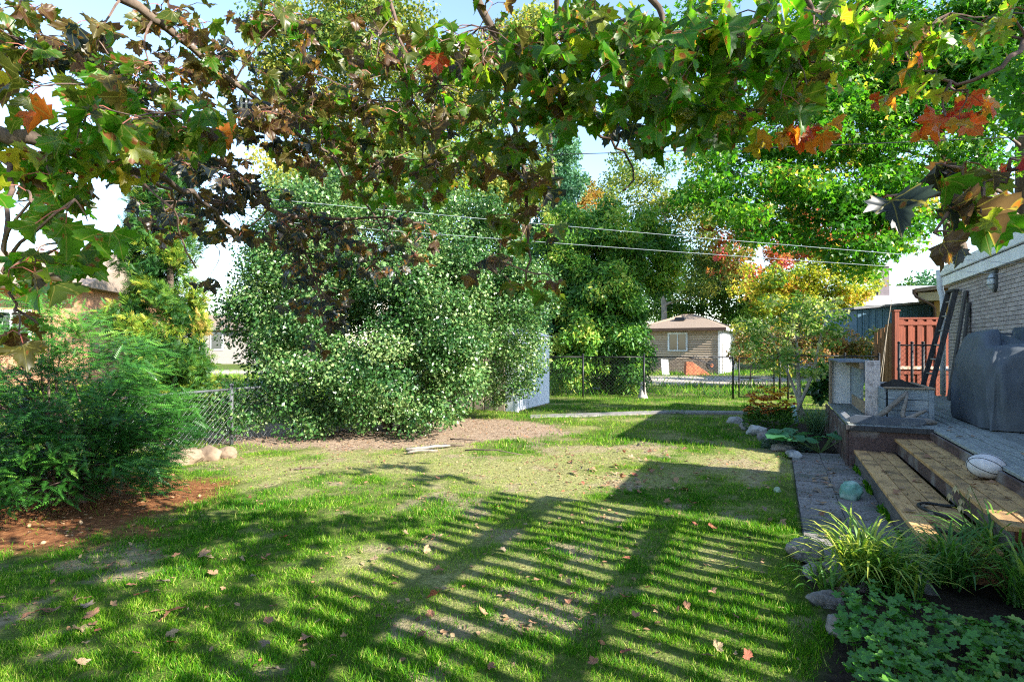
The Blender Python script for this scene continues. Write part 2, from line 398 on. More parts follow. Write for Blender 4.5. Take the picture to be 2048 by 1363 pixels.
# ================================================================== PATIO, FAR PATH
patio = tag(link('patio', MB().box(.2, .9, 4.1, 8.75, -.06, -.012).mesh('patio'), pm('patio_sand', (.10, .095, .08), (.03, .03, .026), 12, rough=1, bump=.6)), 'grey slab patio strip along the wooden steps', kind='structure')
patio.rotation_euler = (0, 0, -YAW)
PAVER = pm('grey_paver', (.29, .255, .235), (.11, .10, .095), 40, rough=.95, bump=.55, c3=(.12, .125, .10), s3=3)
sv = 4.12; row = 0
pav = None
while sv < 8.7:
    for c in range(2):
        o0 = random.uniform(-.006, .006)
        mb = MB().box(-.171, .171, -.184, .184, -.03, .0)
        if pav is None: pav = mb.mesh('paver')
        o = link('paver', pav, PAVER, patio, (.2+.178+c*.347, sv+.19+(.09 if c else 0), .0+random.uniform(-.004, .006)), (random.uniform(-.012, .012), random.uniform(-.012, .012), random.uniform(-.02, .02)))
    sv += .375; row += 1
pts = [at(1075, 834, 0.1)]
mb = MB(); A = gp(1060, 834); B = gp(1200, 829); C_ = gp(1350, 824); D = gp(1500, 826)
lastp = None
poly = [A, B, C_, D]; wv = .19
vsx = []
for q in poly: vsx += [(q.x, q.y-wv, -.02), (q.x, q.y+wv, -.02), (q.x, q.y-wv, .03), (q.x, q.y+wv, .03)]
fs = []
for k in range(3):
    a = 4*k; fs += [(a+2, a+6, a+7, a+3), (a, a+4, a+6, a+2), (a+1, a+3, a+7, a+5)]
mb.add(vsx, fs+[(0, 2, 3, 1), (12, 13, 15, 14)])
tag(mb.build('path', pm('grey_path_concrete', (.27, .25, .24), (.13, .12, .115), 7, rough=.95, bump=.4)), 'narrow grey path crossing the lawn to the metal shed', kind='structure')

# ================================================================== GRASS
GRASS = leafmat('grass_blades', [(0, (.018, .085, .004)), (.35, (.05, .18, .006)), (.62, (.15, .30, .012)), (.82, (.34, .42, .06)), (1, (.50, .43, .18))], .38, .5, .15)
def grass_zone(n, y0, y1, ln, dens_pow=1.0):
    y = y0+(y1-y0)*rng.random(n)**dens_pow; x = (rng.random(n)*2-1)*(.95*y+.25)
    t, s = W2Y(x, y); dirt, mulch, grav, soil, dry = zone_masks(x, y)
    keep = ~((t > .17) & (s > 3.9) & (s < 8.8)) & ~((t > .8) & (s > 3.5) & (s < 14.6)) & ~((t > 2.6) & (s < 16))
    pr = (1-dirt*.985)*(1-mulch*.97)*(1-grav*.9)*(1-soil*.985)*(1-dry*.45)
    pr *= (.4+.6*sstep(.30, .52, fbm(x, y, 2.2, 31)))*(.25+.75*sstep(.32, .5, noise2(x, y, 9.0, 33)*.6+noise2(x, y, 21.0, 35)*.4))
    keep &= rng.random(n) < pr
    keep &= ~((y > 11.9) & (y < 12.95) & (x > .4) & (x < 5.2) & (np.abs(y-12.45) < .2))
    x, y, dry, t = x[keep], y[keep], dry[keep], t[keep]; m_ = len(x)
    lush = fbm(x, y, 1.1, 41)
    L_ = ln*(.5+.8*rng.random(m_))*(1.15-.5*dry)*(.7+.6*lush)*(.7+.7*noise2(x, y, 9.0, 33))
    P = np.column_stack([x, y, gz(x, y)-.006])
    T = norm(np.column_stack([rng.normal(0, .42, m_), rng.normal(0, .42, m_), np.ones(m_)]))
    Nn = rdir(m_); Nn[:, 2] *= .2; Nn = norm(Nn)
    var = .42+dry*.27+rng.normal(0, .16, m_)-(lush-.5)*.7
    var = np.where(rng.random(m_) < .06, .9, var)
    return P, T, Nn, L_, var
BL = ([(-.055, 0, 0), (.055, 0, 0), (.042, .5, .09), (-.042, .5, .09), (0, 1, .38)], [(0, 1, 2, 3), (3, 2, 4)])
BT = ([(-.075, 0, 0), (.075, 0, 0), (0, 1, .3)], [(0, 1, 2)])
z1 = grass_zone(270000, 2.3, 4.6, .028, 1.0); z2 = grass_zone(330000, 4.6, 8.2, .032, 1.0)
for zz, tm, nm in ((z1, BL, 'grass'), (z2, BL, 'grass')):
    tag(stamp(nm, zz[0], zz[1], zz[2], zz[3], tm[0], tm[1], GRASS, None, zz[4]), 'short green lawn grass '+('close to the camera' if zz is z1 else 'in the middle of the yard'), 'grass')
z3 = grass_zone(190000, 8.2, 17, .055, .9); z4 = grass_zone(60000, 17, 34, .16, .9)
for zz, nm, lb in ((z3, 'grass', 'lawn grass towards the back fence'), (z4, 'grass', 'grass of the yards beyond the back fence')):
    tag(stamp(nm, zz[0], zz[1], zz[2], zz[3], BT[0], BT[1], GRASS, None, zz[4]), lb, 'grass')

n = 330; cs = rng.choice(np.array([4.9, 5.3, 5.9, 6.1, 6.9, 7.2, 7.9, 8.4]), n)+rng.normal(0, .09, n); ct = .885+rng.normal(0, .012, n)
tag(stamp('patio_weeds', np.column_stack([ct*CA+cs*SA, -ct*SA+cs*CA, 0*cs-.005]), norm(np.column_stack([rng.normal(0, .5, n), rng.normal(0, .5, n), 1+0*cs])), rdir(n), .03+.05*rng.random(n), OVATE[0], OVATE[1], GRASS, None, .3+rng.normal(0, .15, n), width=.6), 'small weeds growing in the joints of the slab patio', 'weeds')

n = 900; cs = 4.6+3.9*rng.random(n); zsel = rng.random(n); ct = np.where(zsel < .6, .22+.66*rng.random(n), np.where(zsel < .8, .93+.36*rng.random(n), 1.36+.32*rng.random(n))); cz = np.where(zsel < .6, .006, np.where(zsel < .8, .206, .376))
PLIT = leafmat('patio_litter', [(0, (.05, .035, .025)), (.5, (.16, .10, .06)), (1, (.34, .26, .17))], .1, .8, .1)
tag(stamp('patio_litter', np.column_stack([ct*CA+cs*SA, -ct*SA+cs*CA, cz]), norm(np.column_stack([rng.normal(0, 1, n), rng.normal(0, 1, n), rng.normal(0, .15, n)])), norm(np.column_stack([rng.normal(0, .2, n), rng.normal(0, .2, n), 1+0*cs])), .012+.02*rng.random(n), OVATE4[0], OVATE4[1], PLIT, None, rng.random(n), width=.8), 'tiny dry leaf scraps scattered on patio and steps', 'leaf litter')

# ================================================================== HOUSE (right)
HOUSE = yard('house', 3.15, 11.4, 0, 'single storey house of grey painted brick with white fascia beside the deck', 'house')
MORTAR = pm('painted_mortar', (.19, .165, .16), (.13, .115, .11), 12, rough=.95, bump=.3)
BRICK = pm('grey_painted_brick', (.41, .355, .34), (.31, .265, .255), 9, rough=.9, bump=.35)
# local frame: origin t=3.15, s=11.4
S0, S1 = 8.3-11.4, 14.1-11.4
MB().box(.012, 6.0, S0, S1, -.1, 2.95).build('wall', MORTAR, HOUSE)
bh, bl, jt = .066, .235, .011
full = MB().box(-.004, .05, 0, bl-jt, 0, bh-.009).mesh('brick'); half = MB().box(-.004, .05, 0, bl/2-jt, 0, bh-.009).mesh('brick')
full.materials.append(BRICK); half.materials.append(BRICK)
bricks = []; rest = MB()
nrow = int((2.74-.42)/bh)
for r in range(nrow):
    z = .42+r*bh; yv = S1-.004; k = 0
    while yv > -2.0:
        ln = bl/2 if (k == 0 and r % 2) else bl
        bricks.append((r, yv-ln, z, ln)); yv -= ln; k += 1
cam_s = lambda q: abs(q[1]-.2)+(abs(q[2]-1.9)*.55)
bricks.sort(key=cam_s)
for k, (r, yv, z, ln) in enumerate(bricks):
    if k < 300:
        o = link('brick', full if ln == bl else half, None, HOUSE, (random.uniform(-.003, .002), yv, z))
    else: rest.box(-.004, .05, yv, yv+ln-jt, z, z+bh-.009)
tag(rest.build('bricks', BRICK, HOUSE), kind='stuff')
rest2 = MB()
for r in range(nrow):      # end wall courses
    z = .42+r*bh; x = .06+(bl/2 if r % 2 else 0)
    while x < 2: rest2.box(x, x+bl-jt, S1-.05, S1+.005, z, z+bh-.009); x += bl
tag(rest2.build('end_wall_bricks', BRICK, HOUSE), kind='stuff')
MB().box(-.06, 6.2, S0-.25, S1+.03, 2.69, 2.74).build('soffit', WHITEPAINT, HOUSE)
MB().box(-.095, -.062, S0-.28, S1+.05, 2.69, 2.87).build('fascia', WHITEPAINT, HOUSE, bevel=.004)
MB().box(-.13, -.063, S0-.30, S1+.07, 2.885, 3.07).build('gutter', WHITEPAINT, HOUSE, bevel=.01)
MB().box(-.06, 6.2, S1+.032, S1+.06, 2.70, 3.0).build('fascia', WHITEPAINT, HOUSE)
MB().hexa([(-.06, S0-.25, 2.90), (6.2, S0-.25, 2.95), (6.2, S1+.03, 2.95), (-.06, S1+.03, 2.90)], [(-.06, S0-.25, 3.0), (6.2, S0-.25, 3.3), (6.2, S1+.03, 3.3), (-.06, S1+.03, 3.0)]).build('roof', pm('brown_shingle', (.12, .09, .075), (.06, .045, .04), 20, rough=.95, bump=.5), HOUSE)
ds = MB().tube([(-.10, S1+.13, 3.02), (-.10, S1+.13, 2.80), (-.11, S1+.12, 2.66), (-.09, S1+.05, 2.50), (-.08, S1+.04, 2.35), (-.08, S1+.04, .5)], [.075, .068, .056, .054, .05, .05], 10).build('downspout', WHITEPAINT, HOUSE, smooth=True)
for z in (2.0, 1.0): MB().box(-.14, .0, S1+.0, S1+.1, z, z+.03).build('strap', WHITEPAINT, ds)
# unseen lower wing added to shade the lawn and deck, nearer than the picture's right edge
MB().box(-.1, 5.0, 4.65-11.4, 6.5-11.4, -.1, 2.40).build('shade_wing_wall', MORTAR, HOUSE)
MB().box(-.30, 5.1, 4.55-11.4, 6.65-11.4, 2.36, 2.47).build('shade_wing_roof', WHITEPAINT, HOUSE)
MB().box(.02, 5.0, 6.5-11.4, S0, -.1, 1.78).build('shade_low_wall', MORTAR, HOUSE)
# wall light
WLR = yard('wall_light', 3.15, 11.35, 2.5, 'grey oval bulkhead light on the brick wall above the grill', 'light')
oval = [(math.cos(a)*.095, math.sin(a)*.15) for a in [2*math.pi*k/20 for k in range(20)]]
MB().prism([(a*1.12, b*1.12) for a, b in oval], 'x', -.045, -.004).build('base', pm('grey_cast_metal', (.10, .11, .12), (.06, .065, .07), 8, rough=.5), WLR, bevel=.006)
bmx = bmesh.new(); bmesh.ops.create_uvsphere(bmx, u_segments=18, v_segments=10, radius=1)
for v in bmx.verts: v.co = Vector((-.045+v.co.x*.075 if v.co.x < 0 else -.045+v.co.x*.005, v.co.y*.082, v.co.z*.132))
mm = bpy.data.meshes.new('lens'); bmx.to_mesh(mm); bmx.free(); mm.shade_smooth()
link('lens', mm, pm('frosted_lens', (.42, .45, .48), (.33, .36, .39), 5, rough=.18, bump=0, spec=.6), WLR)
for z in (-.05, .05): MB().tube([(-.045, -.095, z), (-.125, -.05, z), (-.135, 0, z), (-.125, .05, z), (-.045, .095, z)], .006, 6).build('guard_bar', MATS['grey_cast_metal'], WLR, smooth=True)
MB().box(-.06, -.002, -.12, .12, .13, .175).build('hood', MATS['grey_cast_metal'], WLR, bevel=.01)

# ================================================================== DECK AND STEPS
DECK = yard('deck', 1.7, 8.3, 0, 'weathered grey plank deck along the house wall', 'deck')
tt = 1.705; k = 0
while tt < 3.12:
    w = .138; o = MB().box(0, w-.013, 0, 13.95-3.6, -.032, 0).build('plank', DECKWOOD, DECK, bevel=.004, loc=(tt-1.7, 3.6-8.3, .50+random.uniform(-.003, .003))); tt += w
tt = .84
while tt < 1.69:
    MB().box(0, .132, 0, 3.2, -.032, 0).build('plank', DECKWOOD, DECK, bevel=.004, loc=(tt-1.7, .03, .50+random.uniform(-.003, .003))); tt += .1405
MB().box(-.863, 0.0, -.01, .03, -.02, .467).build('fascia_board', RISER, DECK, bevel=.004)
MB().box(-.895, -.865, -.01, 3.25, -.02, .467).build('fascia_board', RISER, DECK, bevel=.004)
MB().box(-.90, .02, -.045, -.012, .44, .505).build('edge_trim', DARKWOOD, DECK, bevel=.005)
MB().box(-.03, .0, 3.6-8.3, -.012, .37, .467).build('fascia_board', RISER, DECK, bevel=.004)
MB().box(.0, 1.44, 5.62, 5.65, .1, .467).build('fascia_board', RISER, DECK)
MB().box(.05, 1.4, 3.65-8.3, 5.6, .2, .44).build('joists', DARKWOOD, DECK)
STEPS = yard('deck_steps', .9, 4.55, 0, 'two wide steps of new tan planks leading up to the deck', 'steps')
for i in range(3):
    MB().box(0, .136, 0, 3.72, -.036, 0).build('tread_plank', CEDARWOOD, STEPS, bevel=.005, loc=(-.012+i*.142, .0, .2+random.uniform(-.002, .002)))
    MB().box(0, .123, 0, 3.72, -.036, 0).build('tread_plank', CEDARWOOD, STEPS, bevel=.005, loc=(.418+i*.129, .03, .37+random.uniform(-.002, .002)))
MB().box(0, .03, 0, 3.70, -.02, .163).build('riser', pm('grey_riser', (.14, .125, .12), (.06, .055, .055), 4, (9, 1, 9), .9, .35), STEPS)
MB().box(.432, .462, .03, 3.70, .202, .333).build('riser', RISER, STEPS)
MB().box(.03, .80, .012, .042, -.02, .163).build('end_board', RUSTWOOD, STEPS)
MB().box(.462, .80, .042, .07, .202, .333).build('end_board', pm('red_end_board', (.20, .05, .03), (.1, .03, .02), 6), STEPS)

# ================================================================== YARD STRUCTURES ON THE DECK
# tall open frame with a white side panel
FR = yard('potting_bench', 1.1, 10.4, .505, 'tall weathered potting bench frame with white side panel on the deck end', 'bench')
def YB(mb, t0, t1, s0, s1, z0, z1): return mb.box(t0-1.1, t1-1.1, s0-10.4, s1-10.4, z0-.505, z1-.505)
YB(MB(), .88, 1.16, 11.28, 11.32, .505, 1.22).build('side_panel', WHITEPAINT, FR, bevel=.004)
YB(MB(), .845, .88, 11.2, 11.36, .505, 1.24).build('corner_post', TANWOOD, FR, bevel=.004)
YB(MB(), 1.16, 1.20, 10.0, 11.32, .505, 1.20).build('back_panel', GREYWOOD, FR)
YB(MB(), 1.16, 1.345, 9.50, 9.54, .505, 1.285).build('front_post', PALEWOOD, FR, bevel=.006)
YB(MB(), 1.10, 1.15, 9.56, 11.27, 1.16, 1.245).build('top_rail', TANWOOD, FR, bevel=.004)
YB(MB(), 1.14, 1.175, 9.56, 10.9, .53, .70).build('lower_rail', TANWOOD, FR, bevel=.004)
for i in range(3): YB(MB(), .84+i*.15, .985+i*.15, 9.62, 11.4, 1.246, 1.275).build('top_plank', pm('blue_grey_wood', (.17, .19, .22), (.09, .1, .12), 6, (10, 1, 10), .85, .3), FR, bevel=.004)
for i in range(4): YB(MB(), 1.21, 1.40, 10.35, 10.38, .98+i*.065, 1.04+i*.065).build('slat', GREYWOOD, FR)
YB(MB(), 1.22, 1.38, 9.9, 9.93, .56, .60).build('shelf_frame', TANWOOD, FR); YB(MB(), 1.22, 1.25, 9.9, 9.93, .60, .88).build('shelf_frame', TANWOOD, FR); YB(MB(), 1.22, 1.38, 9.9, 9.93, .88, .92).build('shelf_frame', TANWOOD, FR)
# planter box
PL = yard('planter_box', 1.55, 9.5, .505, 'grey plank planter box filled with dark soil standing on the deck corner', 'planter')
for i in range(3):
    MB().box(-.20, .26, -.56, -.535, .002+i*.142, .137+i*.142).build('front_board', GREYWOOD, PL, bevel=.004)
    MB().box(.262, .287, -.53, .7, .002+i*.142, .137+i*.142).build('side_board', GREYWOOD, PL, bevel=.004)
    MB().box(-.24, -.215, -.53, .7, .002+i*.142, .137+i*.142).build('side_board', GREYWOOD, PL, bevel=.004)
MB().box(-.24, .28, .702, .73, 0, .42).build('back_board', GREYWOOD, PL)
MB().box(.24, .30, -.585, -.562, 0, .42).build('corner_trim', GREYWOOD, PL, bevel=.004)
MB().box(-.25, .31, -.60, -.53, .428, .448).build('rim', TANWOOD, PL, bevel=.004)
MB().box(.25, .31, -.528, .74, .428, .448).build('rim', TANWOOD, PL, bevel=.004)
n = 14; mb = MB(); vsx = []
for j in range(n):
    for i in range(n):
        x = -.21+.465*i/(n-1); y = -.53+1.2*j/(n-1); e = math.sin(math.pi*i/(n-1))*math.sin(math.pi*j/(n-1))
        vsx.append((x, y, .38+.13*e+random.uniform(-.012, .018)))
mb.add(vsx, [(j*n+i, j*n+i+1, (j+1)*n+i+1, (j+1)*n+i) for j in range(n-1) for i in range(n-1)]); mb.build('soil', SOIL, PL, smooth=True)
# grey board lying on the deck lip
GB = yard('loose_board', 1.25, 8.5, .51, 'dark grey board with angled end lying on the deck lip', 'board')
MB().prism([(-.38, .0), (.36, .0), (.42, .04), (.40, .09), (-.33, .105), (-.40, .07)], 'y', -.05, -.02).build('board', pm('slate_paint', (.075, .09, .115), (.05, .06, .08), 6, rough=.6, c3=(.13, .14, .15), s3=7), GB, bevel=.004)
MB().prism([(-.40, .02), (-.33, .03), (-.42, .12), (-.47, .10)], 'y', -.015, .18).build('end_piece', pm('pale_cut_end', (.45, .44, .44), (.25, .25, .26), 8), GB)
# driftwood
def W(*a): return Y2W(*a)
DW = yard('driftwood', 1.5, 8.8, .505, 'forked silvery driftwood branch leaning on the planter front', 'driftwood')
DRIFT = pm('driftwood_bark', (.28, .25, .215), (.15, .125, .105), 9, (2, 2, 6), .9, .6)
MB().tube([(-.32, .0, .03), (-.2, .03, .13), (-.1, .05, .23), (0, .07, .33), (.05, .08, .40)], [.03, .036, .034, .028, .017], 7).build('branch', DRIFT, DW, smooth=True)
MB().tube([(.05, .07, .38), (.02, .03, .24), (-.02, -.02, .12), (.0, -.05, .04)], [.014, .022, .026, .032], 7).build('branch', DRIFT, DW, smooth=True)
MB().tube([(-.02, -.05, .04), (.09, -.04, .09), (.17, -.02, .14), (.24, .0, .17)], [.03, .03, .026, .020], 7).build('branch', DRIFT, DW, smooth=True)
MB().tube([(-.06, -.1, .04), (.1, -.12, .045), (.25, -.1, .04), (.33, -.09, .03)], [.035, .045, .04, .02], 8).build('log', DRIFT, DW, smooth=True)
# weathered crate behind
CR = yard('wooden_crate', 1.75, 11.1, .505, 'low weathered wooden crate behind the planter box', 'crate')
for z in (0, .12, .24):
    MB().box(-.22, .28, -.3, -.275, z, z+.11).build('slat', TANWOOD, CR, bevel=.003); MB().box(-.245, -.222, -.3, .3, z, z+.11).build('slat', DARKWOOD, CR)
    MB().box(.282, .305, -.3, .3, z, z+.11).build('slat', DARKWOOD, CR); MB().box(-.22, .28, .275, .3, z, z+.11).build('slat', DARKWOOD, CR)
MB().box(-.25, .31, -.32, .32, .352, .38).build('lid', PALEWOOD, CR, bevel=.004)

# ladder and plank leaning on the house
LD = yard('wooden_ladder', 2.75, 13.2, .505, 'old dark wooden ladder leaning against the brick wall', 'ladder')
a0, a1 = Vector((-.16, .42, 0)), Vector((.27, .30, 2.02)); b0, b1 = Vector((-.10, .02, 0)), Vector((.31, -.02, 2.02))
MB().beam(a0, a1, .035, .085, (1, 0, 0)).build('rail', DARKWOOD, LD, bevel=.005); MB().beam(b0, b1, .035, .085, (1, 0, 0)).build('rail', DARKWOOD, LD, bevel=.005)
for k in range(7):
    u = .09+k*.135; MB().tube([a0.lerp(a1, u), b0.lerp(b1, u)], .017, 7).build('rung', pm('pale_rung', (.36, .33, .31), (.2, .18, .17), 9), LD, smooth=True)
MB().beam(a1+Vector((0, .02, .0)), b1+Vector((0, -.03, 0)), .10, .04).build('top_cap', DARKWOOD, LD)
LP = yard('leaning_plank', 2.95, 12.8, .505, 'dark weathered board propped upright beside the ladder', 'board')
MB().beam((-.08, .03, 0), (.165, 0, 1.98), .15, .03, (1, 0, 0)).build('plank', pm('charred_board', (.10, .095, .098), (.04, .038, .04), 8, (6, 6, 1), .9, .4), LP, bevel=.004)
MB().beam((-.02, -.22, 0), (.17, -.17, 1.75), .12, .03, (1, 0, 0)).build('second_plank', DARKWOOD, LP, bevel=.004)

# covered grill
GC = yard('covered_grill', 2.63, 9.15, .505, 'large barbecue grill under a dark blue grey fabric cover', 'grill')
lev = 34; seg = 150; vsx = []
crs = [(random.uniform(0, 6.28), random.uniform(-.5, .5), random.uniform(.025, .06), random.uniform(.05, .11)) for _ in range(17)]
for j in range(lev):
    h = j/(lev-1)
    z = 1.22*h if h < .86 else 1.22*(.86+.14*math.sin((h-.86)/.14*math.pi/2))
    pinch = 1.0 if h < .62 else 1-.24*((h-.62)/.38)**1.5
    if h > .9: pinch *= 1-.55*((h-.9)/.1)**2.2
    fold = .055*(1-h)**.6
    for k in range(seg):
        a = 2*math.pi*k/seg; c, s = math.cos(a), math.sin(a)
        e = .33
        hx, hy = .40, .80
        x = hx*math.copysign(abs(c)**e, c); y = hy*math.copysign(abs(s)**e, s)
        f = fold*1.5*((1-2*abs(math.sin(a*4.5+1.1*math.sin(h*3)+.5)))*.55+.4*math.sin(a*17+2*h+1)*h)+.045*math.sin(a*3+h*5)*(1-h)*h*3+.022*math.sin(a*5+h*8+math.sin(a*3))+.012*math.sin(a*11-h*14)
        for ca, sk, am, wd_ in crs:
            da = (a-ca-sk*(1-h)+math.pi) % (2*math.pi)-math.pi
            f += am*math.exp(-(da/wd_)**2)*(1-h)**.35*(.3+.7*min(1, (1-h)*2))
        rr = pinch+f
        sag = -.05*math.sin(math.pi*(y/hy+1)/2*2)*0+.0
        zz = z
        sh = min(1, max(0, (abs(y)-.36)/.26)); sh = sh*sh*(3-2*sh)
        if h > .5: zz -= .20*sh*((h-.5)/.5)+.07*max(0, -x/.4)*pinch*((h-.5)/.5)**3
        vsx.append((x*rr, y*(pinch**.55)*(1+f*.6), max(.01, zz+.012*math.sin(a*7)*(1-h))))
fs = [(j*seg+k, j*seg+(k+1) % seg, (j+1)*seg+(k+1) % seg, (j+1)*seg+k) for j in range(lev-1) for k in range(seg)]+[tuple((lev-1)*seg+k for k in range(seg))]
MB().add(vsx, fs).build('cover', pm('grill_cover_fabric', (.115, .135, .16), (.08, .098, .12), 3, rough=.7, bump=.5, bscale=5, spec=.3), GC, smooth=True)
MB().tube([(-.42, -.2, .05), (-.44, .3, .05)], .008, 5).build('drawcord', DARKWOOD, GC)
for yv in (-.55, .55):
    for xv in (-.28, .25): MB().tube([(xv, yv, -.0), (xv, yv, .06)], .03, 8).build('leg', BLACKSTEEL, GC)
MB().prism([(math.cos(a)*.07, math.sin(a)*.02) for a in [2*math.pi*k/10 for k in range(10)]], 'z', 1.12, 1.15).build('strap_knot', MATS['grill_cover_fabric'], GC)

# ball on the upper step
bc = gp(1980, 962, .37); BALL = empty('ball', (bc.x+.05, bc.y+.10, .372), .5, 'white basketball with black seams resting on the upper step', 'ball')
R = .125
bmx = bmesh.new(); bmesh.ops.create_uvsphere(bmx, u_segments=32, v_segments=18, radius=1)
sq = lambda v: Vector((v.x*R*1.16, v.y*R*1.08, R*.84*(v.z+1)))
for v in bmx.verts: v.co = sq(v.co)
mm = bpy.data.meshes.new('panel'); bmx.to_mesh(mm); bmx.free(); mm.shade_smooth()
link('panel', mm, pm('worn_white_rubber', (.66, .63, .64), (.52, .49, .50), 14, rough=.6, bump=.08, bscale=120), BALL)
SEAM = pm('black_seam', (.02, .02, .022), (.015, .015, .016), 8)
rotm = Matrix.Rotation(.5, 3, 'X') @ Matrix.Rotation(.3, 3, 'Z')
def seam(fn):
    MB().tube([sq(rotm @ fn(2*math.pi*k/40))+Vector((0, 0, 0)) for k in range(41)], .0032, 5, False).build('seam', SEAM, BALL)
seam(lambda a: Vector((math.cos(a), math.sin(a), 0))); seam(lambda a: Vector((0, math.cos(a), math.sin(a))))
for sg in (-1, 1):
    seam(lambda a: Vector((sg*(.62-.18*math.cos(2*a)), math.cos(a), math.sin(a))).normalized())

# cable on the lower step
cpts = [Y2W(1.30, 5.62, .225), Y2W(1.24, 5.66, .21), Y2W(1.14, 5.70, .208), Y2W(1.06, 5.63, .208), Y2W(1.06, 5.50, .208), Y2W(1.13, 5.36, .208), Y2W(1.21, 5.22, .212), Y2W(1.25, 5.06, .212), Y2W(1.24, 4.92, .212), Y2W(1.16, 4.84, .212), Y2W(1.07, 4.86, .212), Y2W(1.03, 4.95, .212)]
sm = []
for i in range(len(cpts)-1):
    p0, p1, p2, p3 = cpts[max(i-1, 0)], cpts[i], cpts[i+1], cpts[min(i+2, len(cpts)-1)]
    for k in range(6):
        u = k/6; sm.append(.5*((2*p1)+(p2-p0)*u+(2*p0-5*p1+4*p2-p3)*u*u+(3*p1-p0-3*p2+p3)*u**3))
tag(MB().tube(sm, .013, 7).build('hose', pm('black_braided_rubber', (.035, .036, .036), (.012, .012, .013), 60, rough=.6, bump=.5), smooth=True), 'black braided hose curled on the lower step', 'hose')

# ================================================================== ROCKS
def rock(name, pos, sx, sy, sz, mat, label, group=None, cat='rock', seed=0, rz=0, sub=3, rough=.3):
    bmx = bmesh.new(); bmesh.ops.create_icosphere(bmx, subdivisions=sub+1, radius=1)
    r = random.Random(seed); pl = [(Vector((r.gauss(0, 1), r.gauss(0, 1), r.gauss(0, .7))).normalized(), r.uniform(.62, .95)) for _ in range(9)]
    for v in bmx.verts:
        for nrm, dd in pl:
            e = v.co.dot(nrm)-dd
            if e > 0: v.co -= nrm*e*.85
        v.co *= 1+rough*.55*mnoise.noise(v.co*2.1+Vector((seed*3.1, 0, 0)))+rough*.3*mnoise.noise(v.co*5.3+Vector((0, seed*1.7, 0)))
        v.co = Vector((v.co.x*sx, v.co.y*sy, max(v.co.z, -.45)*sz))
    me = bpy.data.meshes.new(name); bmx.to_mesh(me); bmx.free(); me.shade_smooth()
    o = link(name, me, mat, None, (pos[0], pos[1], pos[2]+.36*sz), (0, 0, rz)); return tag(o, label, cat, group)
far_rocks = [((1470, 846), .15, .12, .10, STONE_W, 'low white rock at the far end of the flower bed edging'),
             ((1492, 857), .17, .13, .08, STONE, 'flat grey rock second from the far end of the flower bed edging'),
             ((1514, 868), .20, .15, .13, STONE_W, 'tall pale rock below the orange flowers'),
             ((1528, 879), .16, .13, .09, STONE, 'speckled grey rock beside the tall pale rock of the bed edging'),
             ((1543, 892), .15, .13, .10, STONE_W, 'white angular rock at the middle of the flower bed edging'),
             ((1567, 902), .18, .13, .09, STONE, 'broad grey rock next to the large leaved plant'),
             ((1588, 912), .16, .09, .06, STONE_W, 'bright white flat rock at the patio corner')]
for k, (pp, a, b_, c, m_, lb) in enumerate(far_rocks):
    q = gp(*pp); rock('rock', (q.x, q.y, 0), a, b_, c, m_, lb, 'rocks edging the far flower bed', seed=k+3, rz=k*1.3)
near_rocks = [((1612, 1112), .135, .11, .105, STONE, 'large speckled granite rock at the patio corner of the near bed'),
              ((1630, 1150), .12, .08, .06, STONE, 'flat grey rock under the yellow green grass clump'),
              ((1672, 1178), .075, .06, .06, STONE_T, 'small round brownish rock beside the grass clump'),
              ((1648, 1207), .10, .05, .075, STONE, 'slanted pale striped stone at the edge of the ground cover'),
              ((1725, 1178), .05, .045, .045, pm('purple_stone', (.13, .10, .11), (.06, .05, .055), 9), 'small purplish stone behind the ground cover'),
              ((1672, 1262), .075, .06, .07, STONE, 'grey rock half hidden by the ground cover leaves')]
for k, (pp, a, b_, c, m_, lb) in enumerate(near_rocks):
    q = gp(*pp); rock('rock', (q.x, q.y, -.01), a, b_, c, m_, lb, 'rocks edging the near bed', seed=k+23, rz=k*.9)
for k, (pp, a, b_, c, lb, m_) in enumerate([((372, 926), .24, .17, .14, 'rounded tan fieldstone beside the yew', STONE_T), ((418, 918), .20, .15, .13, 'brown fieldstone at the foot of the fence post', STONE_T), ((455, 914), .13, .10, .11, 'small grey stone at the fence foot', STONE_T)]):
    q = gp(*pp); rock('rock', (q.x, q.y, 0), a, b_, c, m_, lb, 'stones by the left fence', seed=k+43)
q = gp(1700, 995); rock('green_stone', (q.x, q.y, .0), .115, .105, .125, pm('teal_painted_stone', (.16, .33, .25), (.11, .24, .19), 5, rough=.8, c3=(.30, .42, .36), s3=7), 'round pale teal stone standing on the patio', None, 'stone', 61)
q = gp(1555, 985); rock('green_stone', (q.x, q.y, .01), .04, .036, .038, pm('pale_green_stone', (.30, .37, .25), (.22, .28, .19), 8), 'small pale green stone lying in the grass', None, 'stone', 62)

# ================================================================== FENCES
def chain_mesh(mb, p0, p1, z0, z1, sp=.06, r=.0022):
    p0 = Vector(p0); p1 = Vector(p1); Ln = (p1-p0).length; u = (p1-p0)/Ln; h = z1-z0; k = -h
    nrm = Vector((-u.y, u.x, 0))*r
    while k < Ln:
        for sg in (0, 1):
            a, b_ = k, k+h
            a2, b2 = max(a, 0), min(b_, Ln)
            if b2 > a2:
                za, zb = z0+(a2-a), z0+(b2-a)
                if sg: za, zb = z1-(a2-a), z1-(b2-a)
                A_ = p0+u*a2; B_ = p0+u*b2
                A_ = Vector((A_.x, A_.y, za)); B_ = Vector((B_.x, B_.y, zb))
                dv = Vector((0, 0, r*1.4))
                o = nrm*(1 if sg else -1)
                mb.add([A_-dv+o, A_+dv+o, A_-o*1.2, B_-dv+o, B_+dv+o, B_-o*1.2], [(0, 1, 4, 3), (1, 2, 5, 4), (2, 0, 3, 5)])
        k += sp*1.414
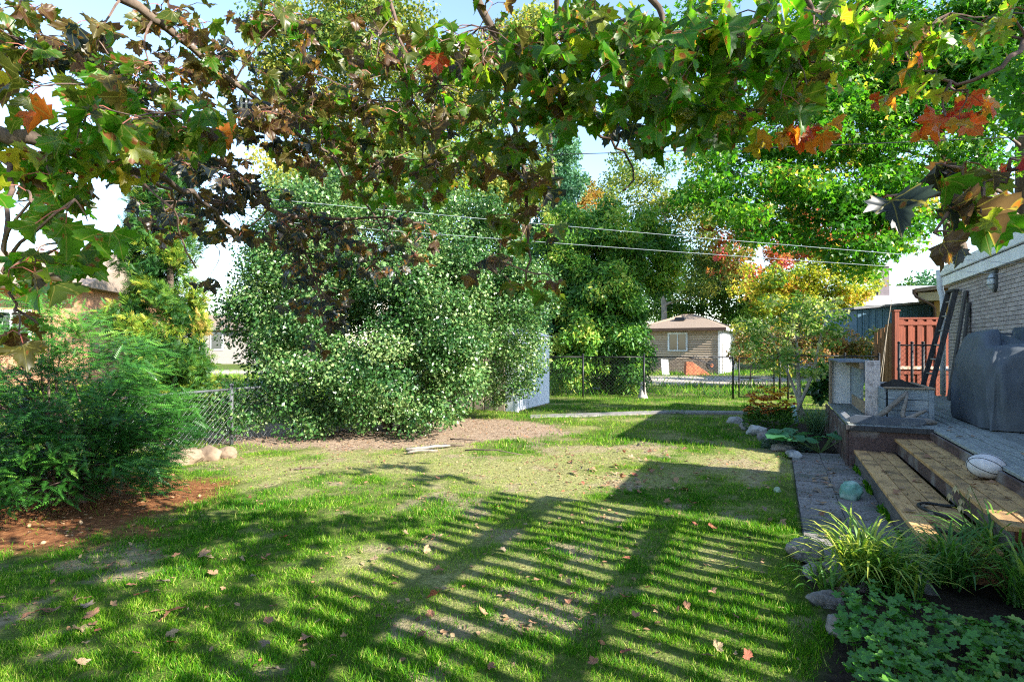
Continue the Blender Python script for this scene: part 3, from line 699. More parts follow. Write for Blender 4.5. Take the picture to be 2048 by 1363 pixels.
def fence(name, label, posts, h, postr=.03, mat=BLACKSTEEL, wire=None, top=None, sp=.07, r=.0026, z0=.05):
    """posts: list of world (x, y); one post object, rail and mesh per bay"""
    b = Vector((*posts[0], 0)); root = empty(name, b, 0, label, 'fence')
    loc = [Vector((x, y, 0))-b for x, y in posts]
    for q in loc:
        po = MB().tube([(q.x, q.y, -.05), (q.x, q.y, h+.05)], postr, 8).build('post', mat, root, smooth=True)
        MB().tube([(q.x, q.y, h+.05), (q.x, q.y, h+.075), (q.x, q.y, h+.09)], [postr*1.25, postr*1.1, .006], 8).build('cap', mat, po, smooth=True)
    for a, c in zip(loc[:-1], loc[1:]):
        MB().tube([a+Vector((0, 0, h)), c+Vector((0, 0, h))], postr*.62, 8).build('rail', mat, root, smooth=True)
        mb = MB(); chain_mesh(mb, a, c, z0, h-.01, sp, r); tag(mb.build('wire_mesh', wire or mat, root), kind='stuff')
    return root
pB = [at(1060, 0, 16.6), at(1166, 0, 16.4), at(1288, 0, 16.2), at(1466, 0, 16.0)]
fence('chain_link_fence', 'black chain link fence across the back of the yard', [(q.x, q.y) for q in pB], 1.17, .026)
g0, g1 = at(1478, 0, 15.9), at(1548, 0, 15.8)
GT = empty('fence_gate', (g0.x, g0.y, 0), 0, 'narrow black chain link gate in the back fence', 'gate')
gv = Vector((g1.x-g0.x, g1.y-g0.y, 0))
for q in (Vector(), gv): MB().tube([q+Vector((0, 0, .06)), q+Vector((0, 0, 1.15))], .02, 8).build('upright', BLACKSTEEL, GT, smooth=True)
for z in (.08, .6, 1.14): MB().tube([Vector((0, 0, z)), gv+Vector((0, 0, z))], .016, 8).build('bar', BLACKSTEEL, GT, smooth=True)
mb = MB(); chain_mesh(mb, (0, 0, 0), gv, .08, 1.14, .07, .0026); tag(mb.build('wire_mesh', BLACKSTEEL, GT), kind='stuff')
pR = [at(1560, 0, 15.7), at(1576, 0, 15.6), at(1690, 0, 14.9), at(1758, 0, 14.2)]
fence('chain_link_fence', 'black chain link fence from the gate to the house side', [(q.x, q.y) for q in pR], 1.22, .026)
pH = [at(1798, 0, 13.3), at(1824, 0, 13.2), at(1846, 0, 13.1), at(1886, 0, 12.7)]
fence('chain_link_fence', 'taller black chain link panel in front of the red wood fence', [(q.x, q.y) for q in pH], 1.5, .03)
ps = gp(463, 890); u_ = Vector((SA, CA, 0)); 
fence('chain_link_fence', 'galvanised chain link fence on the left beside the large shrub', [((ps+u_*k).x, (ps+u_*k).y) for k in (-5.2, -2.6, 0, 2.6, 5.2)], .84, .028, pm('dark_galvanised_post', (.12, .13, .14), (.07, .075, .08), 8, rough=.6, bump=.05), GALV, sp=.06, r=.0021)

# ================================================================== NEIGHBOURING BUILDINGS
# beige garage beyond the back fence
o = at(1440, 0, 30.0); GAR = empty('garage', (o.x, o.y, 0), math.radians(-30), 'beige vinyl sided garage with brown hip roof beyond the back fence', 'garage')
VINYL = pm('beige_vinyl', (.50, .385, .28), (.44, .335, .24), 2, rough=.6, bump=.03)
MB().box(-4.2, -.06, .06, 5.5, -.05, 2.40).build('wall', VINYL, GAR)
mb = MB(); z = .78
for k in range(13):
    mb2 = MB().prism([(0.06, z), (0.0, z+.012), (.045, z+.125), (.06, z+.125)], 'x', -4.25, -.1); mb2.build('siding_board', VINYL, GAR); z += .125
mbb = MB()
for r in range(10):
    x = -4.2+(.12 if r % 2 else 0)
    while x < -.12: mbb.box(x, min(x+.225, -.1), .0, .06, .0+r*.077, .067+r*.077); x += .24
tag(mbb.build('brick_skirt', pm('tan_brick', (.42, .31, .24), (.27, .19, .15), 8, rough=.95), GAR), kind='stuff')
MB().box(-.1, .012, -.025, .07, -.05, 2.4).build('corner_trim', WHITEPAINT, GAR)
MB().box(-.05, .012, .08, 5.5, -.05, 2.4).build('side_wall', WHITEPAINT, GAR)
dr = MB().box(.014, .05, .45, 3.6, .0, 2.15).build('garage_door', WHITEPAINT, GAR)
for k in range(4): MB().box(.05, .06, .5, 3.55, .06+k*.53, .5+k*.53).build('door_panel', WHITEPAINT, dr, bevel=.01)
MB().tube([(.08, .25, .0), (.08, .25, 1.6)], .03, 6).build('downspout', pm('grey_spout', (.25, .24, .23), (.2, .19, .18), 5), GAR)
wd = MB().box(-2.72, -1.66, -.04, .02, 1.18, 1.24).build('window', WHITEPAINT, GAR)
for b4 in ((-2.72, -1.66, 2.1, 2.19), (-2.72, -2.63, 1.24, 2.1), (-1.75, -1.66, 1.24, 2.1), (-2.215, -2.165, 1.24, 2.1)): MB().box(b4[0], b4[1], -.04, .02, b4[2], b4[3]).build('frame', WHITEPAINT, wd)
GLASS = pm('window_glass', (.06, .075, .08), (.04, .05, .055), 1, rough=.06, bump=0, spec=.8)
MB().box(-2.63, -2.215, -.0, .01, 1.24, 2.1).build('pane', GLASS, wd); MB().box(-2.165, -1.75, -.0, .01, 1.24, 2.1).build('pane', GLASS, wd)
SHING = pm('brown_asphalt_shingle', (.29, .22, .17), (.18, .135, .105), 14, (1, 1, 4), .95, .4)
rf = MB(); e = .35
B4 = [(-4.6, -e, 2.42), (e, -e, 2.42), (e, 5.9, 2.42), (-4.6, 5.9, 2.42)]
rf.add(B4+[(-2.4, 2.4, 3.30), (-1.9, 2.9, 3.30)], [(0, 1, 5, 4), (1, 2, 5), (2, 3, 4, 5), (3, 0, 4), (0, 3, 2, 1)])
roof = rf.build('roof', SHING, GAR)
MB().hexa([(-2.7, 1.2, 2.88), (-2.1, 1.2, 2.88), (-2.1, 1.6, 3.0), (-2.7, 1.6, 3.0)], [(-2.65, 1.25, 3.05), (-2.15, 1.25, 3.05), (-2.15, 1.6, 3.09), (-2.65, 1.6, 3.09)]).build('roof_vent', BLACKSTEEL, roof)
EAVE = pm('brown_eave', (.09, .055, .042), (.07, .04, .03), 4, rough=.5)
MB().box(-4.6, e+.01, -e-.02, -e+.06, 2.27, 2.418).build('gutter', EAVE, GAR); MB().box(e-.06, e+.015, -e+.062, 5.9, 2.27, 2.418).build('fascia', WHITEPAINT, GAR)
# things by the garage
o = at(1398, 0, 28.9); WB = empty('wheelbarrow', (o.x, o.y, 0), math.radians(8), 'rusty orange wheelbarrow tipped against the garage wall', 'wheelbarrow')
RUST = pm('rusty_orange_paint', (.36, .13, .06), (.2, .06, .03), 7, rough=.8)
MB().hexa([(-.75, -.05, .0), (.55, -.25, .0), (.5, .25, .02), (-.7, .3, .0)], [(-.62, .12, .68), (-.35, .0, .66), (-.2, .32, .62), (-.6, .36, .66)]).build('tray', RUST, WB, bevel=.02)
whl = MB().tube([(.72, .08, .48), (.72, .2, .48)], .24, 16).build('wheel', BLACKSTEEL, WB); MB().tube([(.72, .06, .48), (.72, .22, .48)], .09, 10).build('hub', RUST, whl)
for sg in (0, .3): MB().tube([(.75, .05+sg, .48), (.1, .12+sg, .78), (-.75, .2+sg, .95)], .022, 6).build('handle', DARKWOOD, WB, smooth=True)
for sg in (0, .3): MB().tube([(-.1, .1+sg, .75), (-.1, .12+sg, .98), (.15, .1+sg, .72)], .015, 6).build('leg', BLACKSTEEL, WB)
o = at(1331, 0, 29.2); tag(MB().prism([(-.16, 0), (.2, 0), (.16, .78), (-.2, .8)], 'y', 0, .05).build('white_board', WHITEPAINT, None, loc=(o.x, o.y, 0), rot=(math.radians(-8), 0, 0)), 'white board leaning on the garage wall left of the wheelbarrow', 'board')
# white stone post at the fence
o = gp(1283, 795); ST = empty('garden_post', (o.x, o.y-.15, 0), 0, 'small pale concrete garden post in front of the back fence', 'post')
CONC = pm('pale_concrete', (.46, .42, .38), (.32, .29, .26), 9, rough=.95)
MB().tube([(0, 0, 0), (.0, 0, .05), (0, 0, .12), (.0, 0, .30), (0, 0, .36)], [.15, .14, .105, .075, .065], 10).build('shaft', CONC, ST, smooth=True); MB().tube([(0, 0, .355), (0, 0, .39), (0, 0, .44), (0, 0, .47)], [.06, .085, .08, .03], 10).build('head', CONC, ST, smooth=True)
for k, (px, py, w_, lb) in enumerate(((1215, 781, .75, 'flat pale stone slab nearest the metal shed behind the fence'), (1262, 776, .55, 'flat pale stone slab beside the garden post'))):
    o = gp(px, py); rock('stone_slab', (o.x, o.y, 0), w_, .35, .10, STONE_W, lb, 'stone slabs behind the fence', 'stone', 71+k)
# metal shed
A = gp(1035, 824); SH = empty('metal_shed', (A.x, A.y, 0), -YAW, 'white metal garden shed half hidden by the big shrub', 'shed')
TIN = pm('white_tin', (.66, .67, .74), (.6, .61, .68), 2, rough=.45, bump=.03)
TINT = pm('tan_tin', (.36, .28, .21), (.3, .23, .17), 2, rough=.5, bump=.03)
MB().box(-1.9, -.02, .02, 2.0, 0, 1.72).build('body', TINT, SH)
for k in range(7): MB().box(-.30-k*.265, -.055-k*.265, -.012 if k % 2 else -.0, .02, .0, 1.7).build('front_rib', TINT if k else TIN, SH, bevel=.006)
MB().box(-.05, .012, -.012, .05, 0, 1.72).build('corner_trim', TIN, SH)
for k, (a, b_) in enumerate(((.05, .62), (.63, 1.20), (1.21, 2.0))):
    d_ = MB().box(-.02, .006+(.008 if k == 1 else 0), a, b_-.012, .03, 1.60).build('door' if k < 2 else 'side_panel', TIN, SH, bevel=.005)
    if k < 2: MB().box(.006, .03, b_-.1 if k == 0 else a+.05, b_-.05 if k == 0 else a+.1, .8, .95).build('handle', BLACKSTEEL, d_)
MB().box(-.02, .02, .05, 2.0, 1.612, 1.72).build('header', TIN, SH)
MB().hexa([(-1.98, -.08, 1.72), (.08, -.08, 1.72), (.08, 2.08, 1.72), (-1.98, 2.08, 1.72)], [(-1.0, -.08, 1.98), (-.9, -.08, 1.98), (-.9, 2.08, 1.98), (-1.0, 2.08, 1.98)]).build('roof', TIN, SH)

# red privacy fence
o = at(1791, 0, 16.0); RF = empty('red_wood_fence', (o.x, o.y, 0), math.radians(-2), 'red stained board fence with square post beyond the deck', 'fence')
W_ = (1935-1791)/FPX*16
MB().box(-.065, .065, -.065, .065, -.05, 2.44).build('post', REDWOOD, RF, bevel=.008); MB().box(-.085, .085, -.085, .085, 2.44, 2.48).build('post_cap', REDWOOD, RF)
x = .07; k = 0
while x < W_:
    MB().box(x, x+.145, .0 if k % 2 else -.035, .022 if k % 2 else -.013, .05, 2.22).build('board', REDWOOD, RF, bevel=.004); x += .125; k += 1
MB().box(.066, W_, -.05, .055, 2.222, 2.27).build('cap_rail', REDWOOD, RF, bevel=.004)
MB().box(.066, W_, -.058, -.037, 2.06, 2.15).build('rail', REDWOOD, RF); MB().box(.066, W_, -.11, -.04, .84, .92).build('rail', pm('pale_ledge', (.55, .42, .34), (.3, .16, .1), 8), RF); MB().box(.066, W_, -.058, -.037, .70, .82).build('rail', REDWOOD, RF)
for k in range(5): MB().box(-.045, -.02, .10+k*.17, .245+k*.17, .05, 2.12+.03*(k % 2)-.06*k).build('side_board', RUSTWOOD, RF, bevel=.004)
for k, (p0, p1) in enumerate(((at(1753, 726, 15.2), at(1783, 600, 15.6)), (at(1760, 722, 15.3), at(1776, 640, 15.6)))):
    tag(MB().tube([(p0.x, p0.y, .0), p1], .011, 6).build('leaning_pole', pm('weathered_pole', (.30, .25, .19), (.17, .14, .11), 8)), ('tall' if k == 0 else 'short')+' thin wooden pole leaning on the red fence', 'pole', 'poles by the red fence')
# blue board shed
o = at(1714, 0, 22); BS = empty('blue_shed', (o.x, o.y, 0), math.radians(-6), 'dark blue board and batten shed behind the red fence', 'shed')
BLUE = pm('dark_blue_paint', (.075, .155, .235), (.055, .115, .18), 3, (6, 6, 1), .7, .1)
Wb = (1882-1714)/FPX*22
MB().prism([(0, 0), (Wb, 0), (Wb, 3.12), (0, 2.86)], 'y', .02, 3.0).build('wall', BLUE, BS)
x = .02; k = 0
while x < Wb-.1:
    zt = 2.84+.26*x/Wb; MB().box(x, x+.19, -.006, .018, 0, zt).build('board', BLUE, BS, bevel=.006); MB().box(x+.175, x+.225, -.03, -.008, 0, zt).build('batten', BLUE, BS); x += .24
MB().hexa([(-.2, -.2, 2.86), (Wb+.2, -.2, 3.15), (Wb+.2, 3.2, 3.15), (-.2, 3.2, 2.86)], [(-.2, -.2, 2.95), (Wb+.2, -.2, 3.24), (Wb+.2, 3.2, 3.24), (-.2, 3.2, 2.95)]).build('roof', pm('grey_roofing', (.22, .22, .23), (.15, .15, .16), 8), BS)
# white roofed bungalow far behind with chimney
o = at(1775, 0, 34); WH = empty('white_bungalow', (o.x, o.y, 0), math.radians(-5), 'pale bungalow with low grey roof and tall chimney behind the blue shed', 'house')
MB().box(-1, 9, .3, 8, 0, 4.0).build('wall', pm('pale_stucco', (.36, .36, .35), (.30, .30, .29), 3), WH)
MB().hexa([(-1.5, -.3, 4.05), (9.5, -.3, 4.05), (9.5, 8.6, 4.05), (-1.5, 8.6, 4.05)], [(1.6, 3.6, 5.35), (7, 3.6, 5.35), (7, 4.6, 5.35), (1.6, 4.6, 5.35)]).build('roof', pm('pale_grey_shingle', (.24, .24, .255), (.17, .17, .18), 12, rough=.95), WH)
MB().box(-1.55, 9.55, -.36, -.28, 3.85, 4.09).build('fascia', WHITEPAINT, WH)
ch = MB().box(.1, .75, 1.2, 1.9, 3.5, 6.3).build('chimney', pm('grey_brick_chimney', (.17, .14, .15), (.09, .075, .085), 6, (1, 1, 5)), WH); MB().box(.03, .82, 1.13, 1.97, 6.3, 6.42).build('chimney_cap', CONC, ch)
# yellow brick house next door
o = at(1830, 0, 21); YH = empty('yellow_brick_house', (o.x, o.y, 0), math.radians(-40), 'yellow brick house with brown eaves next to the grey house', 'house')
MB().box(.55, 8, .3, 9, 0, 3.6).build('wall', pm('yellow_brick', (.46, .30, .11), (.36, .22, .08), 5, (1, 1, 6), .9, .2), YH)
MB().hexa([(.0, -.2, 3.42), (8.4, -.2, 4.3), (8.4, 9.2, 4.3), (.0, 9.2, 3.42)], [(.0, -.2, 3.55), (8.4, -.2, 4.43), (8.4, 9.2, 4.43), (.0, 9.2, 3.55)]).build('roof', SHING, YH)
MB().box(-.06, .02, -.25, 9.2, 3.36, 3.52).build('gutter', EAVE, YH)
MB().tube([(-.02, -.2, 3.4), (.05, -.2, 3.25), (.5, -.02, 2.95), (.58, .1, 2.85), (.58, .2, .1)], .045, 8).build('downspout', EAVE, YH, smooth=True)
MB().prism([(.1, 3.1), (1.4, 3.1), (1.4, 3.4), (.1, 3.4)], 'y', -.1, .28).build('soffit', pm('cream_soffit', (.55, .48, .33), (.5, .43, .3), 3), YH)
c2 = MB().box(.95, 1.5, .5, 1.1, 3.2, 4.75).build('chimney', pm('orange_brick', (.34, .16, .09), (.22, .1, .06), 7, (1, 1, 6)), YH); MB().box(.9, 1.55, .45, 1.15, 4.75, 4.83).build('chimney_cap', CONC, c2)
# low brown picket fence and pale shed left of the blue shed
o = at(1645, 0, 24); PF = empty('brown_picket_fence', (o.x, o.y, 0), 0, 'low brown board fence left of the blue shed', 'fence')
for k in range(13): MB().box(k*.115, k*.115+.10, 0, .025, .0, 2.2+.04*(k % 2)).build('picket', RUSTWOOD, PF)
for z in (1.0, 1.95): MB().box(0, 1.5, .027, .06, z, z+.08).build('rail', RUSTWOOD, PF)
o = at(1655, 0, 33); PS = empty('pale_outbuilding', (o.x, o.y, 0), 0, 'pale blue grey outbuilding behind the brown board fence', 'shed')
MB().box(-.2, 2.6, 0, 3, 0, 3.3).build('wall', pm('pale_blue_siding', (.38, .44, .50), (.33, .38, .44), 3, (1, 1, 12)), PS); MB().hexa([(-.5, -.3, 3.3), (2.9, -.3, 3.3), (2.9, 3.3, 3.3), (-.5, 3.3, 3.3)], [(-.5, 1.4, 4.1), (2.9, 1.4, 4.1), (2.9, 1.6, 4.1), (-.5, 1.6, 4.1)]).build('roof', MATS['pale_grey_shingle'], PS)
# orange brick house on the left
o = at(176, 0, 21); LH = empty('orange_brick_house', (o.x, o.y, 0), math.radians(10), 'orange brick house with brown shingle roof on the left', 'house')
OB = pm('salmon_brick', (.47, .245, .14), (.34, .17, .095), 6, (1, 1, 5), .9, .25)
MB().box(-12, -.45, .5, 9, 0, 3.62).build('wall', OB, LH)
MB().box(-12, -.3, -.2, .5, 3.52, 3.6).build('soffit', pm('tan_soffit', (.42, .24, .10), (.38, .21, .09), 3), LH)
MB().hexa([(-12.3, -.25, 3.62), (0, -.25, 3.62), (0, 9.4, 3.62), (-12.3, 9.4, 3.62)], [(-12.3, 4.4, 5.5), (0, 4.4, 5.5), (0, 4.8, 5.5), (-12.3, 4.8, 5.5)]).build('roof', SHING, LH)
MB().box(-12.3, .02, -.33, -.255, 3.52, 3.68).build('gutter', EAVE, LH)
for xw in (-3.4, -6.4, -9.4):
    w_ = MB().box(xw, xw+1.3, .44, .52, 1.2, 1.28).build('window', WHITEPAINT, LH)
    for b4 in ((xw, xw+1.3, 2.7, 2.8), (xw, xw+.08, 1.28, 2.7), (xw+1.22, xw+1.3, 1.28, 2.7), (xw+.61, xw+.69, 1.28, 2.7)): MB().box(b4[0], b4[1], .44, .52, b4[2], b4[3]).build('frame', WHITEPAINT, w_)
    MB().box(xw+.08, xw+.61, .47, .51, 1.28, 2.7).build('pane', GLASS, w_); MB().box(xw+.69, xw+1.22, .47, .51, 1.28, 2.7).build('pane', GLASS, w_)
o = at(390, 0, 46); GH = empty('grey_house', (o.x, o.y, 0), math.radians(4), 'distant grey house seen between the cedar and the large shrub', 'house')
MB().box(-2, 9, 0, 8, 0, 2.7).build('wall', pm('grey_tan_siding', (.34, .30, .28), (.28, .25, .23), 3, (1, 1, 10)), GH)
MB().hexa([(-2.5, -.5, 2.7), (9.5, -.5, 2.7), (9.5, 8.5, 2.7), (-2.5, 8.5, 2.7)], [(-2.5, 3.9, 4.1), (9.5, 3.9, 4.1), (9.5, 4.1, 4.1), (-2.5, 4.1, 4.1)]).build('roof', SHING, GH)
for xw in (-.6, 1.2): 
    w_ = MB().box(xw, xw+1.0, -.06, .0, 1.1, 2.5).build('window', WHITEPAINT, GH); MB().box(xw+.1, xw+.9, -.08, -.061, 1.2, 2.4).build('pane', GLASS, w_)

# unseen slatted screen on a solid base, put up to stripe the lawn with shade
SC = yard('slatted_screen', 2.2, 3.0, 0, 'unseen slatted wooden screen on a solid board base, added to stripe the lawn with shade', 'screen')
s0, s1 = -2.2, 1.45
for k in range(8): MB().box(-.02, .02, s0, s1, .0+k*.15, .142+k*.15).build('base_board', RUSTWOOD, SC)
yv = s0; 
while yv < s1-.02:
    MB().box(-.017, .017, yv, yv+.085, 1.2, 2.66+random.uniform(-.05, .05)).build('slat', RUSTWOOD, SC); yv += .175
for z, h in ((1.66, .09), (2.28, .13)): MB().box(-.06, -.02, s0, s1, z, z+h).build('rail', RUSTWOOD, SC)
for yv in (s0-.1, s1): MB().box(-.05, .05, yv, yv+.1, 0, 2.4).build('post', RUSTWOOD, SC)

# ================================================================== OVERHEAD WIRES
WIRE = pm('wire_sheath', (.30, .33, .36), (.22, .25, .27), 4, rough=.4, bump=0); WIREB = pm('black_cable', (.03, .03, .033), (.02, .02, .022), 4, rough=.5, bump=0)
for k, (p0, p1, m_, r_, lb) in enumerate(((at(-200, 326, 7.4), at(2300, 548, 7.0), WIRE, .003, 'upper of the two pale wires crossing in front of the trees'), (at(-200, 380, 7.4), at(2300, 567, 7.0), WIRE, .003, 'lower of the two pale wires crossing in front of the trees'),
                                     (at(1000, 312, 16), at(2300, 262, 11), WIREB, .011, 'black cable running to the upper right through the maple'), (at(-150, -20, 9), at(1100, 470, 30), WIREB, .009, 'black service wire descending from the top left corner'), (at(-150, 20, 9), at(1050, 430, 30), WIREB, .008, 'thin black wire just under the descending service wire'))):
    pts = [p0.lerp(p1, i/24)+Vector((0, 0, -.05*math.sin(math.pi*i/24))) for i in range(25)]
    tag(MB().tube(pts, r_, 5).build('overhead_wire', m_, smooth=True), lb, 'wire', 'overhead wires')

# ================================================================== SHRUBS AND TREES
# --- large light green shrub in the middle
BUSH = leafmat('shrub_leaves', [(0, (.014, .06, .012)), (.35, (.045, .13, .028)), (.7, (.11, .22, .06)), (1, (.26, .34, .13))], .3, .34, .6)
be = [(-2.5, 9.9, 1.75, 2.3, 1.45, 1.75), (-.8, 10.4, 2.2, 1.45, 1.1, 1.35), (-3.5, 9.1, .95, 1.3, .9, .92), (-1.9, 10.3, 3.2, 2.3, 1.3, 1.2), (-.35, 10.9, 2.9, .95, .8, 1.1), (-1.8, 9.15, .9, 1.2, .85, .82), (-3.9, 10.0, 2.3, 1.1, .9, 1.1), (-1.4, 9.6, 2.0, 1.3, .9, 1.0), (-.2, 11.5, 1.35, .9, .7, .95), (.0, 11.8, 1.6, .55, .5, .7), (-2.6, 10.2, 3.9, 1.6, 1.1, .8), (-3.6, 10.0, 3.0, 1.0, .9, 1.0)]
Cb = clumps(be, 620, .20, .50, .58)
tree('large_shrub', 'large rounded light green shrub filling the middle of the yard', (-2.2, 10.2, 0), (-2.0, 10.3, 2.6), .07, Cb, (.047, LEAF4), BUSH, BARK, 'shrub', None, 26, .5,
     dict(center=(0, 0, 1.2), droop=.5, up=.3, vmean=.44, vs=.62, zmin=.06, svar=.6, vclump=.24, width=1.1), 260000, [(-3.4, 9.8, 1.8), (-1.0, 10.2, 2.6), (-2.8, 10.4, 3.0), (-.2, 10.8, 2.6), (-1.6, 9.8, 1.4)], 'foliage')
# --- yew, left
YEWM = leafmat('yew_needles', [(0, (.01, .05, .008)), (.4, (.03, .12, .014)), (.75, (.08, .22, .025)), (1, (.2, .32, .05))], .25, .4, .4)
YR = empty('yew_shrub', (-4.3, 5.6, 0), 0, 'spreading dark green yew shrub at the left edge', 'shrub')
mb = MB()
Cy = clumps([(-4.75, 5.6, .95, 1.4, .95, .85), (-4.05, 6.0, .65, .7, .7, .6), (-5.2, 5.8, 1.5, 1.0, .8, .62), (-4.5, 5.15, .40, 1.3, .7, .36), (-4.2, 5.9, 1.2, .55, .6, .6), (-4.9, 4.9, .65, 1.2, .5, .45), (-3.75, 5.7, .4, .55, .6, .3)], 560, .12, .26, .55)
Cy = Cy[Cy[:, 2] > .12]
for k in range(0, len(Cy), 9):
    c = Vector(Cy[k][:3])-Vector((-4.3, 5.6, 0)); mb.tube(bez((random.uniform(-.3, .3), random.uniform(-.25, .25), .02), c, .12, .06, 6), [.016*(1-.85*i/5) for i in range(6)], 5, False)
mb.build('stems', TWIG, YR)['kind'] = 'stuff'
n = 18500; pick = rng.choice(len(Cy), n, p=Cy[:, 3]**2/(Cy[:, 3]**2).sum()); d = rdir(n); P = Cy[pick, :3]-np.array([-4.3, 5.6, 0])+d*(Cy[pick, 3]*rng.random(n)**.4)[:, None]*np.array([1, 1, .45])
rad = norm((P-np.array([0, 0, .5]))*np.array([1, 1, .12])); T = norm((rad*.7+rdir(n)*.75)*np.array([1, 1, .45])+np.array([0, 0, -.05]))
keep = P[:, 2] > .03; P, T, pick = P[keep], T[keep], pick[keep]; n = len(P)
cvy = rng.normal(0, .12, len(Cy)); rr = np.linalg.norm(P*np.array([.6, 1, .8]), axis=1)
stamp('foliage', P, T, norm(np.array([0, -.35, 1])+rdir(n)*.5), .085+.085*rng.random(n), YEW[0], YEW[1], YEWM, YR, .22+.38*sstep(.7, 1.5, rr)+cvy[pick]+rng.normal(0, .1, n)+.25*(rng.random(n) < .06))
# --- columnar cedar
CED = leafmat('cedar_sprays', [(0, (.012, .055, .014)), (.35, (.035, .12, .018)), (.6, (.12, .22, .02)), (.82, (.30, .34, .03)), (1, (.36, .24, .06))], .25, .5, .3)
cx, cyy = at(325, 0, 8.6).x, 8.6
Cc = []
for k in range(300):
    z = .3+4.4*random.random(); w = .64*min(1, .72+.28*z)*(1 if z < 2.2 else max(.3, 1-(z-2.2)/4.0)); a = random.uniform(0, 2*math.pi); r = w*math.sqrt(random.random())*.95
    Cc.append((cx+math.cos(a)*r+.08*math.sin(z*2), cyy+math.sin(a)*r, z, random.uniform(.10, .2)))
CT = tree('columnar_cedar', 'narrow columnar cedar with yellowing sprays behind the yew', (cx, cyy, 0), (cx, cyy, 4.2), .09, np.array(Cc), (.105, FAN), CED, BARK, 'tree', None, 20, .3, dict(droop=-.25, up=.1, vmean=.22, vs=.35, center=(0, 0, 2), vclump=.18, flat=1.2, vz=lambda P: .20*np.exp(-((P[:, 2]-2.1)/.7)**2)+.04*(P[:, 0] > .25)), 42000)
# --- tall airy tree behind the shrub
AIRY = leafmat('airy_tree_leaves', [(0, (.04, .10, .022)), (.4, (.10, .17, .035)), (.7, (.24, .27, .055)), (1, (.42, .36, .07))], .45, .5, .3)
def ell(px, py, d, rx, ry, rd): q = at(px, py, d); return (q.x, q.y, q.z, rx/FPX*d, rd, ry/FPX*d)
ea = [ell(620, 90, 15, 110, 130, 1.3), ell(780, 60, 15, 130, 130, 1.4), ell(900, 190, 15.5, 120, 130, 1.4), ell(700, 270, 15, 150, 110, 1.4), ell(880, 340, 15, 130, 90, 1.3), ell(570, 360, 14.5, 80, 70, 1.0), ell(1010, 380, 15.5, 90, 90, 1.2), ell(760, 400, 14.2, 200, 70, 1.2), ell(1030, 90, 16, 80, 100, 1.2)]
o = at(780, 0, 15)
tree('tall_airy_tree', 'tall airy yellow green tree with pale stems behind the large shrub', (o.x, 15, 0), (o.x+.2, 15, 9.8), .16, clumps(ea, 270, .28, .75, .15), (.115, LEAF4), AIRY, BARK_PALE, 'tree', None, 40, .35, dict(droop=.5, vmean=.5, vs=.45), 64000, [at(700, 20, 15), at(830, 40, 15), at(660, 160, 15), at(900, 60, 15.4)])
# --- blue green spruce-like tree peeking at the top centre
TEAL = leafmat('teal_leaves', [(0, (.025, .085, .045)), (.5, (.06, .17, .085)), (1, (.14, .26, .12))], .3, .5, .3)
et = [ell(1120, 300, 24, 60, 130, 1.6), ell(1110, 430, 24, 90, 120, 1.8), ell(1060, 560, 20, 70, 110, 1.4), ell(1090, 640, 18.5, 60, 90, 1.2)]
o = at(1105, 0, 22)
tree('teal_tree', 'blue green tree rising behind the metal shed', (o.x, 22, 0), (o.x, 23, 10), .2, clumps(et, 90, .4, .8, .2), (.14, LEAF4), TEAL, BARK, 'tree', None, 14, .3, dict(droop=.3), 28000)
# --- dark drooping evergreen left of the garage
DRP = leafmat('drooping_sprays', [(0, (.03, .10, .018)), (.4, (.07, .20, .03)), (.7, (.19, .38, .045)), (1, (.40, .44, .08))], .3, .45, .35)
ed = [ell(1240, 480, 19, 90, 70, 1.5), ell(1195, 560, 18.5, 90, 90, 1.7), ell(1225, 650, 18, 65, 100, 1.4), ell(1155, 660, 18, 60, 100, 1.3), ell(1310, 510, 19.5, 65, 60, 1.2), ell(1180, 730, 17.8, 60, 45, .9), ell(1262, 700, 18, 34, 60, .8), ell(1330, 560, 20, 40, 50, .9), ell(1110, 560, 18.5, 60, 100, 1.3), ell(1090, 660, 18, 60, 80, 1.2), ell(1150, 470, 19, 70, 60, 1.3), ell(1245, 735, 18, 55, 45, .9), ell(1130, 725, 17.6, 55, 50, .9)]
o = at(1215, 0, 18.6)
tree('drooping_evergreen', 'dense dark green drooping tree left of the beige garage', (o.x, 18.6, 0), (o.x, 18.6, 5.4), .2, clumps(ed, 440, .22, .5, .4), (.15, NARROW), DRP, BARK, 'tree', None, 18, .3, dict(droop=.55, up=.3, vmean=.5, vs=.45, flat=.8, center=(0, 0, 3), vclump=.25, width=1.6), 92000)
# --- pale tree far behind it
ef = [ell(1270, 350, 38, 70, 60, 2), ell(1330, 430, 38, 70, 70, 2), ell(1400, 540, 38, 60, 80, 2), ell(1220, 400, 38, 50, 50, 1.6), ell(1400, 420, 38, 60, 60, 2)]
o = at(1330, 0, 38); tree('pale_green_tree', 'tall pale green tree far behind the garage', (o.x, 38, 0), (o.x, 38, 11), .25, clumps(ef, 120, .5, 1.1, .2), (.19, LEAF4), AIRY, BARK_PALE, 'tree', None, 22, .3, dict(vmean=.42, vs=.4), 19000)
ORNG = leafmat('orange_leaves', [(0, (.20, .16, .03)), (.4, (.40, .20, .04)), (.75, (.52, .14, .05)), (1, (.45, .07, .06))], .45, .5, .3)
o = at(1180, 352, 34); tree('small_orange_tree', 'orange treetop showing above the drooping evergreen', (o.x, 34, 0), (o.x, 34, 10.6), .2, clumps([ell(1182, 372, 34, 24, 24, .8), ell(1176, 440, 34, 55, 60, 1.4)], 40, .3, .55, .1), (.17, LEAF4), ORNG, BARK, 'tree', None, 8, .3, dict(vmean=.22, vs=.4), 6000)
